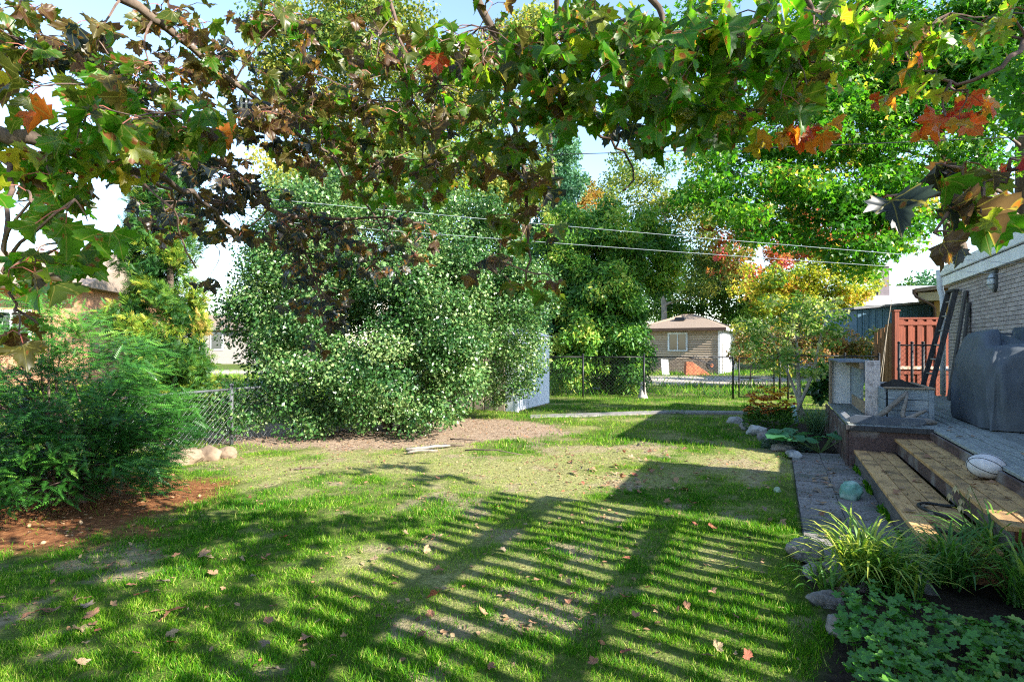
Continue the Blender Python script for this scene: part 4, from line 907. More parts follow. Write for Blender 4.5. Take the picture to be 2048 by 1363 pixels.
# --- autumn trees
RED = leafmat('red_autumn_leaves', [(0, (.10, .16, .03)), (.3, (.22, .20, .04)), (.6, (.45, .16, .05)), (.85, (.50, .07, .06)), (1, (.55, .12, .14))], .45, .5, .3)
er = [ell(1470, 470, 37, 70, 60, 2), ell(1560, 440, 37, 80, 60, 2), ell(1500, 540, 36, 80, 50, 1.8), ell(1640, 480, 37, 80, 60, 2), ell(1720, 460, 37, 70, 50, 1.8)]
o = at(1560, 0, 37); tree('red_autumn_maple', 'autumn maple with pink and red leaves behind the yellow tree', (o.x, 37, 0), (o.x, 37, 8), .2, clumps(er, 120, .4, .9, .3), (.21, STAR3), RED, BARK, 'tree', None, 16, .3, dict(vmean=.42, vs=.45, vclump=.28), 14000)
YEL = leafmat('yellow_autumn_leaves', [(0, (.05, .12, .015)), (.35, (.15, .24, .025)), (.65, (.42, .40, .03)), (.9, (.55, .42, .05)), (1, (.5, .2, .06))], .45, .5, .3)
ey = [ell(1650, 560, 32, 90, 60, 1.6), ell(1690, 600, 31.5, 70, 50, 1.4), ell(1560, 580, 32, 90, 60, 1.6), ell(1735, 545, 32, 40, 40, 1.4), ell(1600, 640, 31.5, 90, 45, 1.5)]
o = at(1640, 0, 32); tree('yellow_autumn_tree', 'bright yellow autumn tree left of the blue shed', (o.x, 32, 0), (o.x, 32, 4.6), .16, clumps(ey, 170, .35, .8, .2), (.16, STAR3), YEL, BARK, 'tree', None, 14, .3, dict(vmean=.46, vs=.4, vclump=.2), 20000)
GRN2 = leafmat('mid_green_leaves', [(0, (.02, .07, .012)), (.45, (.055, .15, .022)), (.75, (.14, .24, .035)), (1, (.30, .30, .06))], .4, .5, .3)
eg = [ell(1430, 575, 39, 90, 80, 2.4), ell(1510, 590, 38, 80, 80, 2), ell(1540, 650, 38, 70, 45, 1.6), ell(1350, 600, 39, 60, 60, 2)]
o = at(1450, 0, 41); tree('green_backdrop_tree', 'mid green tree directly behind the garage roof', (o.x, 41, 0), (o.x, 41, 6), .2, clumps([(a, b_+2.4, c, d, e, f) for a, b_, c, d, e, f in eg], 110, .5, 1.0, .3), (.22, LEAF4), GRN2, BARK, 'tree', None, 12, .3, dict(vmean=.5, vs=.4), 15000)
for k, (px, d, w_, h_, mt, lb) in enumerate(((1880, 40, 5, 7.0, TEAL, 'dark green tree above the yellow brick house'), (1815, 44, 3.4, 6.2, GRN2, 'small green tree above the pale bungalow roof'), (1560, 48, 8, 7.5, GRN2, 'wide green tree on the far skyline behind the autumn trees'), (1290, 50, 8, 7, GRN2, 'far skyline tree behind the drooping evergreen'),
                                         (420, 52, 5, 4.6, GRN2, 'low distant tree left of the large shrub'), (250, 60, 9, 5.4, AIRY, 'low distant tree behind the orange brick house'), (960, 46, 9, 8, TEAL, 'far tree behind the large shrub'), (620, 48, 9, 6.5, GRN2, 'far skyline tree left behind the large shrub'))):
    o = at(px, 0, d); C = clumps([(o.x, d, h_*.58, w_*.5, w_*.4, h_*.40)], 50, .5, 1.1, .35)
    tree('distant_tree', lb, (o.x, d, 0), (o.x, d, h_*.7), .2, C, (.24, LEAF4), mt, BARK, 'tree', 'trees on the skyline', 6, .3, dict(vmean=.45), 5200)
# --- tall maple behind the house, right
RM = leafmat('right_maple_leaves', [(0, (.015, .08, .006)), (.45, (.045, .17, .010)), (.78, (.12, .26, .018)), (.96, (.32, .34, .04)), (1, (.46, .26, .06))], .52, .42, .4, 1.7)
em = [ell(1450, 400, 15, 110, 70, 1.5), ell(1560, 330, 15.5, 130, 80, 1.7), ell(1650, 430, 15.5, 120, 80, 1.6), ell(1560, 210, 16, 150, 100, 2), ell(1730, 260, 16, 140, 110, 2), ell(1760, 400, 15, 90, 60, 1.3), ell(1700, 90, 17, 170, 130, 2.2), ell(1870, 130, 16, 130, 150, 2.2), ell(1990, 80, 15.5, 110, 130, 2.2), ell(1980, 280, 15, 90, 90, 1.6), ell(1420, 330, 15, 70, 50, 1.2),
      ell(1740, 510, 15, 70, 40, 1.1), ell(1480, 460, 15, 80, 40, 1.2), ell(1380, 60, 17, 90, 80, 1.6), ell(1800, 465, 15, 70, 45, 1.1), ell(1850, 330, 15, 90, 80, 1.4), ell(1690, 515, 15.5, 80, 35, 1.0), ell(1900, 420, 15.5, 50, 40, .9)]
o = at(2015, 0, 17); Cm = clumps(em, 470, .35, .85, .2)
RMT = tree('large_maple', 'large green maple with a thick trunk rising behind the house roof', (o.x, 17, 0), (o.x+.3, 17, 9.5), .62, Cm, (.130, STAR3), RM, BARK, 'tree', None, 9, .09, dict(droop=.5, up=.5, vmean=.5, vs=.4, vclump=.16, flat=.5), 80000, [(o.x-2.4, 16.6, 8.5), (o.x+2.4, 16.4, 8)])
for a, b_, r_ in ((at(1990, 430, 17), at(1640, 290, 15.6), .12), (at(1985, 450, 17), at(1760, 430, 15.4), .07), (at(1990, 400, 17), at(1800, 250, 16), .16), (at(2000, 380, 17), at(1850, 90, 16), .2)):
    MB().tube(bez(a-Vector((o.x, 17, 0)), b_-Vector((o.x, 17, 0)), .06, .05, 8), [r_*(1-.8*i/7) for i in range(8)], 6).build('limb', BARK, RMT, smooth=True)
es2 = [(9.4, 7.9, 6.6, 1.7, 1.5, 1.5), (11.0, 7.2, 7.6, 1.8, 1.6, 1.5), (8.2, 9.2, 5.6, 1.0, 1.0, .9)]  # crown of an unseen tree added to shade the shed and far lawn
tree('unseen_shade_maple', 'unseen green maple added beyond the right edge to shade the metal shed', (11.5, 8.5, 0), (11.2, 8.2, 7.6), .3, clumps(es2, 110, .35, .7, .1), (.15, STAR3), RM, BARK, 'tree', None, 14, .25, dict(droop=.5, up=.5), 9000)
# --- sapling by the flower bed
SAP = leafmat('sapling_leaves', [(0, (.05, .14, .02)), (.5, (.16, .28, .05)), (.8, (.38, .45, .16)), (1, (.55, .52, .24))], .45, .5, .3)
sb = gp(1600, 832)
es = [ell(1590, 650, 12, 100, 70, .9), ell(1540, 690, 12, 70, 60, .8), ell(1640, 640, 12, 70, 55, .8), ell(1600, 720, 12, 90, 40, .8), ell(1650, 720, 12, 40, 40, .5), ell(1520, 640, 12.2, 40, 30, .5), ell(1580, 745, 12, 70, 35, .6)]
Cs = clumps(es, 70, .10, .22, .2)
tree('sapling_tree', 'young tree with round pale leaves in the far flower bed', (sb.x, sb.y, 0), (sb.x-.05, sb.y+.1, 1.9), .062, Cs, (.085, OVATE), SAP, BARK_PALE, 'tree', None, 26, .3, dict(droop=.3, vmean=.52, vs=.5, up=.6), 2600, [at(1655, 600, 12), at(1530, 640, 12)])
tg = gp(1594, 846); q2 = tg+Vector((-.06, .05, .36)); tag(MB().tube([tg, tg.lerp(q2, .5), q2], [.04, .04, .04], 10).build('tree_guard', pm('pale_aqua_plastic', (.36, .55, .50), (.3, .46, .42), 4, rough=.4, bump=0), smooth=True), 'pale aqua plastic tree guard tube beside the sapling trunk', 'tube')
# --- hedge before the blue shed
HDG = leafmat('hedge_leaves', [(0, (.06, .11, .02)), (.4, (.17, .17, .04)), (.7, (.30, .14, .06)), (1, (.40, .22, .10))], .4, .5, .3)
eh = [ell(px, 695+4*math.sin(px), 19.5, 40, 32, .5) for px in range(1500, 1800, 28)]
o = at(1650, 0, 19.5); tree('hedge', 'clipped reddish green hedge in front of the blue shed', (o.x, 19.5, 0), (o.x, 19.5, .9), .05, clumps(eh, 130, .18, .34, .4)*np.array([1, 1, 1, 1]), (.10, LEAF4), HDG, BARK, 'hedge', None, 12, .3, dict(vmean=.5, vs=.4), 11000, None, 'foliage')
o = at(1500, 0, 24); tree('garden_shrub', 'pale leafy shrub right of the garage door', (o.x, 24, 0), (o.x, 24, 1.2), .04, clumps([ell(1512, 690, 24, 40, 45, .7), ell(1490, 665, 24, 22, 30, .4), ell(1560, 710, 23, 50, 35, .7)], 40, .2, .4, .3), (.12, LEAF4), AIRY, BARK, 'shrub', None, 8, .3, dict(vmean=.62, vs=.4), 4200, None, 'foliage')
o = gp(1232, 768); tree('rust_shrub', 'small rust brown shrub behind the back fence', (o.x, o.y, 0), (o.x, o.y, .3), .03, clumps([(o.x, o.y, .45, .5, .35, .35)], 22, .12, .24, .3), (.08, LEAF4), ORNG, BARK, 'shrub', None, 6, .3, dict(vmean=.45, vs=.3), 1600, None, 'foliage')
o = at(1655, 770, 12.4); tree('dark_leafy_shrub', 'dark green broad leaved shrub against the potting bench', (o.x, 12.2, 0), (o.x, 12.2, .6), .02, clumps([ell(1655, 765, 12.2, 38, 42, .4)], 24, .10, .2, .3), (.15, OVATE), leafmat('dark_broad_leaves', [(0, (.01, .05, .012)), (.6, (.03, .10, .02)), (1, (.07, .16, .03))], .25, .35, .5), BARK, 'shrub', None, 8, .3, dict(droop=.3, up=.8), 420, None, 'foliage')

# ================================================================== FLOWER BED PLANTS
def strap_clump(name, label, pos, n, ln, mat, group, spread=1.0, wid=.02, bend=.9, vmean=.5, cat='plant', up=1.2):
    root = empty(name, pos, 0, label, cat, group); V = []; F = []; vr = []
    seg = 6
    for k in range(n):
        a = random.uniform(0, 2*math.pi); L_ = ln*random.uniform(.6, 1.1); p = Vector((random.gauss(0, .05), random.gauss(0, .05), 0)); el = random.uniform(.75, 1.4)
        h = Vector((math.cos(a), math.sin(a), 0)); side = Vector((-math.sin(a), math.cos(a), 0)); b0 = len(V); v0 = vmean+random.gauss(0, .18)
        for i in range(seg):
            u = i/(seg-1); w = wid*(.55+.9*u)*(1-u**2.2)+.001
            V += [p+side*w*.5+Vector((0, 0, .15*w)), p-side*w*.5+Vector((0, 0, .15*w))]
            el2 = el-bend*2.0*u*u*spread; p = p+(h*math.cos(el2)+Vector((0, 0, math.sin(el2))))*(L_/(seg-1))
        for i in range(seg-1): F.append((b0+2*i, b0+2*i+1, b0+2*i+3, b0+2*i+2)); vr.append(v0+.15*i/seg)
    big_mesh('leaves', np.array([tuple(v) for v in V]), [np.array(F)], mat, root, np.clip(vr, 0, 1), kind='stuff'); return root
STRAP = leafmat('strap_leaves', [(0, (.02, .08, .015)), (.4, (.05, .16, .025)), (.7, (.16, .30, .04)), (1, (.45, .48, .08))], .35, .4, .4)
BLUEG = leafmat('blue_grass_leaves', [(0, (.03, .09, .05)), (.5, (.08, .17, .09)), (1, (.22, .30, .15))], .3, .45, .35)
for px, py, n, ln, vm, lb in ((1722, 1168, 210, .56, .74, 'yellow green arching grass clump beside the patio'), (1795, 1185, 150, .46, .5, 'green strap leaved clump in front of the lower step'), (1900, 1165, 150, .50, .46, 'green strap leaved clump at the end of the lower step'), (1990, 1150, 170, .56, .44, 'tall strap leaved clump with faded flowers at the right edge'), (1655, 1185, 36, .30, .5, 'small low strap leaved tuft at the lawn edge'), (2060, 1215, 140, .52, .42, 'drooping strap leaved clump cut by the right edge')):
    q = gp(px, py); strap_clump('daylily_clump', lb, (q.x, q.y, 0), n, ln, STRAP, 'strap leaved clumps', 1.0, .017, .95, vm)
DEADF = pm('faded_petals', (.50, .44, .26), (.32, .25, .13), 10, rough=.8)
q = gp(1985, 1155); FS = empty('faded_flowers', (q.x-.02, q.y+.05, 0), 0, 'faded cream flower heads on thin stems by the steps', 'flowers')
for k in range(6):
    tip = Vector((random.uniform(-.22, .1), random.uniform(-.05, .12), random.uniform(.42, .58))); MB().tube(bez((0, 0, 0), tip, 0, .08, 5), .003, 4).build('stem', pm('green_stem', (.10, .16, .04), (.06, .1, .03), 5), FS)
    mb = MB()
    for j in range(5):
        a = j*1.26; d = Vector((math.cos(a)*.014, math.sin(a)*.014, 0)); mb.add([tip, tip+d+Vector((d.y*.8, -d.x*.8, -.02)), tip+d*1.4+Vector((0, 0, -.055)), tip+d+Vector((-d.y*.8, d.x*.8, -.02))], [(0, 1, 2, 3)])
    mb.build('flower_head', DEADF, FS)
q = gp(1632, 868); strap_clump('blue_grass_clump', 'dense blue green ornamental grass clump in the far flower bed', (q.x, q.y, 0), 240, .62, BLUEG, None, .8, .009, .75, .5)
# orange flowers
q = gp(1540, 862); OF = empty('orange_flowers', (q.x, q.y, 0), 0, 'clump of orange and yellow flowers in the far flower bed', 'flowers')
n = 900; a = rng.random(n)*6.28; r = .42*np.sqrt(rng.random(n)); zz = rng.random(n)*.42
P = np.column_stack([np.cos(a)*r, np.sin(a)*r*.7, zz]); T = norm(np.column_stack([np.cos(a), np.sin(a), .6+0*a])+rdir(n)*.6)
stamp('foliage', P, T, rdir(n)+np.array([0, 0, .6]), .09, NARROW[0], NARROW[1], GRN2, OF, .3+rng.normal(0, .15, n), width=1.3)
PET = [leafmat('orange_petals', [(0, (.62, .17, .03)), (1, (.70, .36, .12))], .3, .6, .2), leafmat('yellow_petals', [(0, (.62, .34, .02)), (1, (.70, .48, .05))], .3, .6, .2)]
hp = []; hc = MB()
for k in range(95):
    a_ = random.uniform(0, 6.28); r_ = .42*math.sqrt(random.random()); hp.append(Vector((math.cos(a_)*r_, math.sin(a_)*r_*.7, .30+.34*random.random()+(.16 if k > 52 else 0))))
for kind_ in (0, 1):
    P = []; T = []; Nn = []
    for k, h in enumerate(hp):
        if (k > 52) != bool(kind_): continue
        for j in range(9):
            a_ = j*.698; d = Vector((math.cos(a_), math.sin(a_), random.uniform(-.5, .1))); P.append(h); T.append(d); Nn.append((0, 0, 1))
        if not kind_ or True: hc.tube([h-Vector((0, 0, .01)), h+Vector((0, 0, .02))], .014, 6)
    stamp('petals', np.array(P), np.array(T), np.array(Nn, float), .085, LEAF4[0], LEAF4[1], PET[kind_], OF, rng.random(len(P)))
hc.build('flower_centres', pm('brown_cone', (.16, .07, .03), (.1, .04, .02), 8), OF)['kind'] = 'stuff'
q = gp(1574, 896); LV = empty('silver_shrub', (q.x, q.y, 0), 0, 'low silvery green mound between the orange flowers and the broad leaves', 'plant')
n = 2600; dd = rdir(n); dd[:, 2] = np.abs(dd[:, 2]); P = dd*np.array([.34, .26, .24])*(.5+.5*rng.random(n))[:, None]
stamp('foliage', P, norm(dd+rdir(n)*.4), rdir(n), .06, NARROW[0], NARROW[1], leafmat('silver_leaves', [(0, (.03, .07, .05)), (1, (.14, .21, .15))], .2, .6, .2), LV, rng.random(n))
# broad round leaves
BROAD = leafmat('broad_leaves', [(0, (.035, .14, .055)), (1, (.08, .24, .10))], .3, .45, .4)
q = gp(1640, 905); BLF = empty('broad_leaf_plant', (q.x, q.y, 0), 0, 'low plant with large round scalloped green leaves beside the deck end', 'plant')
ring = 18; tv = [(0, .12, -.05)]+[(math.sin(2*math.pi*k/ring)*.5*(1+.06*math.cos(k*3.14)), .45-math.cos(2*math.pi*k/ring)*.5*(1+.06*math.cos(k*3.14))-(.0), .05*math.cos(6*math.pi*k/ring)) for k in range(ring)]
tf = [(0, 1+k, 1+(k+1) % ring) for k in range(ring)]
for k in range(15):
    a_ = random.uniform(0, 6.28); r_ = .45*math.sqrt(random.random()); P = np.array([[math.cos(a_)*r_*1.1-.02, math.sin(a_)*r_*.6, .16+.14*random.random()]])
    o = stamp('leaf', P, np.array([[math.cos(a_)+random.gauss(0, .3), math.sin(a_)+random.gauss(0, .3), -.15]]), np.array([[random.gauss(0, .2), -.25+random.gauss(0, .15), 1]]), random.uniform(.19, .30), tv, tf, BROAD, BLF, np.array([random.random()]), kind=None)
    MB().tube([(0, 0, 0), tuple(P[0])], .006, 5).build('stalk', MATS['green_stem'], BLF)
# geranium ground cover
GCV = leafmat('ground_cover_leaves', [(0, (.018, .10, .008)), (.5, (.06, .20, .018)), (.8, (.12, .28, .03)), (1, (.34, .42, .08))], .25, .42, .45)
lob = 5; gv = [(0, .3, -.04)]; 
for k in range(lob*4):
    a_ = -math.pi+2*math.pi*(k+.5)/(lob*4); rr = (.50, .62, .56, .34)[k % 4]
    gv.append((math.sin(a_)*rr, .42+math.cos(a_)*rr*.95, .06*((k % 4) in (1, 2))))
gf = [(0, 1+k, 1+(k+1) % (lob*4)) for k in range(lob*4)]
n = 6800; sv_ = 1.3+3.35*rng.random(n)-.0; tv_ = .22+1.9*rng.random(n)
x = tv_*CA+sv_*SA; y = -tv_*SA+sv_*CA
front = sv_ < 3.55+.18*np.sin(tv_*5)+.25*(tv_ > .7)
edge = tv_ > .25+.10*fbm(x, y, 3, 4)
keep = front & edge & (y > 1.9); x, y, tv_ = x[keep], y[keep], tv_[keep]; n = len(x)
hgt = .06+.19*fbm(x, y, 2.2, 77)*sstep(.2, .5, tv_)+.04*rng.random(n)
P = np.column_stack([x, y, hgt]); T = norm(np.column_stack([rng.normal(0, 1, n), rng.normal(0, 1, n), -.35+0*x])); Nn = norm(np.column_stack([rng.normal(0, .3, n), rng.normal(-.15, .3, n), 1+0*x]))
tag(stamp('ground_cover', P, T, Nn, .030+.026*rng.random(n), gv, gf, GCV, None, .38+rng.normal(0, .18, n)+.3*(fbm(x, y, 3.0, 55) > .68)), 'dense lobed green ground cover filling the near bed', 'ground cover')
mbk = MB()
for k in range(0, n, 5): mbk.tube([(P[k, 0]+.02, P[k, 1], 0), tuple(P[k]+np.array([0, 0, -.005]))], .0022, 3, False)
tag(mbk.build('ground_cover_stems', MATS['green_stem'], None), 'thin stems under the ground cover leaves', 'stems', kind='stuff')

# ================================================================== THE NEAR MAPLE (branches hang over the camera)
half = [(0, 0), (.14, -.05), (.36, -.12), (.33, .03), (.52, .05), (.50, .15), (.70, .27), (.62, .36), (.76, .52), (.55, .50), (.48, .56), (.31, .48), (.27, .50), (.31, .66), (.23, .69), (.20, .84), (.11, .82), (0, 1)]
outl = half+[(-a, b_) for a, b_ in half[-2:0:-1]]
def maple_tmpl(c1, c2, c3, ph):
    def z(x, y): return c1*abs(x)+c2*(y-.3)**2-c1*.3*x*x+c3*math.sin(x*6+y*4+ph)*.06-.12*c2*(abs(x) > .5)
    v = [(0, .28, z(0, .28))]+[(a, b_, z(a, b_)) for a, b_ in outl]; n = len(outl)
    return v, [(0, 1+k, 1+(k+1) % n) for k in range(n)]
MT = [maple_tmpl(.3, -.5, 1.6, 0), maple_tmpl(-.3, -.8, 2.0, 1), maple_tmpl(.55, -.4, 1.5, 2), maple_tmpl(.15, -1.1, 2.2, 3), maple_tmpl(.8, -.7, 1.2, 4), maple_tmpl(-.15, .5, 2.2, 5)]
def maple_mat(name, per_object):
    m, nt, p = newmat(name); N = nt.nodes; L = nt.links
    if per_object:
        oi = N.new('ShaderNodeObjectInfo'); sp = N.new('ShaderNodeSeparateColor'); L.new(oi.outputs['Color'], sp.inputs[0]); hue, rnd = sp.outputs[0], sp.outputs[1]
    else:
        a = N.new('ShaderNodeAttribute'); a.attribute_name = 'var'; c = N.new('ShaderNodeAttribute'); c.attribute_name = 'rnd'; hue, rnd = a.outputs['Fac'], c.outputs['Fac']
    uvn = N.new('ShaderNodeUVMap'); 
    def mth(op, a, b=None, c=None):
        q = N.new('ShaderNodeMath'); q.operation = op
        for k, v in enumerate((a, b, c)):
            if v is None: continue
            if isinstance(v, (int, float)): q.inputs[k].default_value = v
            else: L.new(v, q.inputs[k])
        return q.outputs[0]
    off = mth('MULTIPLY', rnd, 43.0)
    va = N.new('ShaderNodeVectorMath'); va.operation = 'ADD'; L.new(uvn.outputs[0], va.inputs[0]); L.new(off, va.inputs[1])
    base = ramp(nt, [(0, (.018, .028, .038)), (.18, (.10, .045, .018)), (.34, (.06, .095, .010)), (.55, (.05, .19, .006)), (.70, (.22, .24, .02)), (.82, (.42, .18, .02)), (.92, (.45, .07, .015)), (1, (.33, .025, .02))]); L.new(hue, base.inputs[0])
    vor = N.new('ShaderNodeTexVoronoi'); vor.inputs['Scale'].default_value = 2.3; L.new(va.outputs[0], vor.inputs['Vector'])
    nzz = N.new('ShaderNodeTexNoise'); nzz.inputs['Scale'].default_value = 5; nzz.inputs['Detail'].default_value = 4; L.new(va.outputs[0], nzz.inputs['Vector'])
    dist = mth('ADD', vor.outputs['Distance'], mth('MULTIPLY', mth('SUBTRACT', nzz.outputs[0], .5), .25))
    thr = mth('MULTIPLY_ADD', rnd, .22, .06)
    spot = N.new('ShaderNodeMapRange'); spot.interpolation_type = 'SMOOTHSTEP'; L.new(dist, spot.inputs[0]); L.new(thr, spot.inputs[1]); L.new(mth('ADD', thr, .03), spot.inputs[2]); spot.inputs[3].default_value = 1; spot.inputs[4].default_value = 0
    halo = N.new('ShaderNodeMapRange'); halo.interpolation_type = 'SMOOTHSTEP'; L.new(dist, halo.inputs[0]); L.new(thr, halo.inputs[1]); L.new(mth('ADD', thr, .10), halo.inputs[2]); halo.inputs[3].default_value = .55; halo.inputs[4].default_value = 0
    def mx(f, a, b):
        q = N.new('ShaderNodeMix'); q.data_type = 'RGBA'
        for k, v in ((0, f), (6, a), (7, b)):
            if isinstance(v, tuple): q.inputs[k].default_value = (*v, 1)
            elif isinstance(v, float): q.inputs[k].default_value = v
            else: L.new(v, q.inputs[k])
        return q.outputs[2]
    c1 = mx(halo.outputs[0], base.outputs[0], (.26, .22, .03)); c1 = mx(spot.outputs[0], c1, (.20, .075, .022))
    su = N.new('ShaderNodeSeparateXYZ'); L.new(uvn.outputs[0], su.inputs[0]); ax = mth('ABSOLUTE', su.outputs[0]); yy = su.outputs[1]
    vein = ax
    for th in (.74, 1.42):
        dline = mth('ABSOLUTE', mth('SUBTRACT', mth('MULTIPLY', ax, math.cos(th)), mth('MULTIPLY', yy, math.sin(th))))
        vein = mth('MINIMUM', vein, dline)
    vf = N.new('ShaderNodeMapRange'); L.new(vein, vf.inputs[0]); vf.inputs[1].default_value = .006; vf.inputs[2].default_value = .022; vf.inputs[3].default_value = .5; vf.inputs[4].default_value = 0
    c1 = mx(vf.outputs[0], c1, (.30, .26, .07))
    L.new(c1, p.inputs['Base Color']); p.inputs['Roughness'].default_value = .38; p.inputs['Specular IOR Level'].default_value = .5
    bmp = N.new('ShaderNodeBump'); bmp.inputs['Strength'].default_value = .25; bmp.inputs['Distance'].default_value = .004; L.new(vf.outputs[0], bmp.inputs['Height']); L.new(bmp.outputs[0], p.inputs['Normal'])
    t = N.new('ShaderNodeBsdfTranslucent'); g = N.new('ShaderNodeMix'); g.data_type = 'RGBA'; g.blend_type = 'MULTIPLY'; g.inputs[0].default_value = 1; L.new(c1, g.inputs[6]); g.inputs[7].default_value = (2.1, 2.1, 1.0, 1); L.new(g.outputs[2], t.inputs[0])
    ms = N.new('ShaderNodeMixShader'); ms.inputs[0].default_value = .58; L.new(p.outputs[0], ms.inputs[1]); L.new(t.outputs[0], ms.inputs[2]); L.new(ms.outputs[0], N['Material Output'].inputs[0])
    return m
MLO = maple_mat('maple_leaf', True); MLS = maple_mat('maple_leaf_mass', False)
TRK = Vector((-3.4, -1.0, 0))
MAP = empty('overhanging_maple', TRK, 0, 'maple whose spotted leaves hang across the top of the picture', 'tree')
def lm(p): return Vector(p)-TRK
tp = bez((0, 0, -.1), (.3, .2, 4.2), 0, .03, 7)
MB().tube(tp, [.30, .24, .22, .20, .18, .16, .12], 12).build('trunk', BARK, MAP, smooth=True)
BR = [  # branch polylines: (px, py, depth) points, start radius
    ([Vector((-3.3, -.9, 2.1)), at(-330, 235, 1.75), at(-60, 262, 1.85), at(80, 285, 1.9), at(170, 310, 2.0), at(250, 335, 2.1), at(340, 362, 2.3), at(430, 425, 2.7), at(470, 470, 3.0)], .034),
    ([Vector((-3.2, -.9, 3.1)), at(-300, -280, 2.1), at(60, -110, 2.4), at(270, 15, 2.6), at(400, 110, 2.9), at(520, 205, 3.2), at(660, 310, 3.5), at(770, 335, 3.7)], .034),
    ([Vector((-3.3, -.8, 2.7)), at(-200, 60, 2.2), at(150, 130, 2.6), at(380, 240, 3.0), at(470, 345, 3.2), at(552, 425, 3.4), at(640, 434, 3.5), at(760, 436, 3.6), at(860, 448, 3.8)], .028),
    ([Vector((-3.1, -.8, 3.7)), Vector((-1.6, .6, 3.9)), Vector((-.6, 1.9, 3.55)), at(880, -110, 2.5), at(985, 50, 2.6), at(1010, 170, 2.7), at(1040, 300, 2.8), at(1055, 440, 2.9), at(1052, 560, 2.95)], .032),
    ([Vector((-3.1, -.8, 3.9)), Vector((-1.2, .3, 4.1)), Vector((.1, 1.4, 3.7)), at(1210, -150, 2.25), at(1300, -10, 2.25), at(1345, 90, 2.25), at(1370, 200, 2.3)], .03),
    ([Vector((.1, 1.4, 3.7)), at(1120, -60, 2.3), at(1110, 120, 2.45), at(1150, 230, 2.55), at(1235, 295, 2.6), at(1268, 345, 2.6), at(1250, 380, 2.6)], .014),
    ([Vector((.1, 1.4, 3.7)), Vector((1.1, 1.2, 3.4)), at(1560, -120, 2.0), at(1610, 0, 2.05), at(1640, 120, 2.1), at(1600, 220, 2.2)], .018),
    ([Vector((1.1, 1.2, 3.4)), Vector((1.9, 1.3, 2.9)), at(2120, 20, 2.0), at(2000, 130, 2.0), at(1900, 165, 2.05), at(1810, 130, 2.1)], .016),
    ([Vector((1.9, 1.3, 2.9)), at(2250, 260, 1.35), at(2100, 320, 1.35), at(1990, 365, 1.38), at(1920, 372, 1.4)], .011),
    ([Vector((-.6, 1.9, 3.55)), at(770, -80, 2.75), at(800, 100, 2.85), at(835, 220, 2.95), at(850, 330, 3.0)], .014),
    ([at(-60, 262, 1.85), at(15, 330, 1.75), at(5, 470, 1.6), at(20, 580, 1.6), at(60, 640, 1.62)], .010),
    ([at(250, 335, 2.1), at(345, 390, 2.5), at(360, 470, 2.7), at(390, 540, 2.8)], .008),
    ([at(552, 425, 3.4), at(610, 500, 3.5), at(640, 600, 3.6), at(645, 660, 3.65)], .010),
    ([at(660, 310, 3.5), at(740, 420, 3.6), at(790, 500, 3.7)], .010),
]
brpts = []
def smooth_poly(c, k=5):
    out = []
    for i in range(len(c)-1):
        p0, p1, p2, p3 = c[max(i-1, 0)], c[i], c[i+1], c[min(i+2, len(c)-1)]
        for j in range(k):
            u = j/k; out.append(.5*((2*p1)+(p2-p0)*u+(2*p0-5*p1+4*p2-p3)*u*u+(3*p1-p0-3*p2+p3)*u**3))
    return out+[c[-1]]
for c, r0 in BR:
    sp = smooth_poly([Vector(v) for v in c]); n = len(sp)
    sp = [q+Vector((random.gauss(0, 1), random.gauss(0, 1), random.gauss(0, 1)))*.008 for q in sp]
    MB().tube([lm(q) for q in sp], [max(.004, r0*(1-.85*i/(n-1))) for i in range(n)], 7).build('branch', TWIG if r0 < .03 else BARK, MAP, smooth=True)
    brpts += [q for q in sp if q.y > .8]
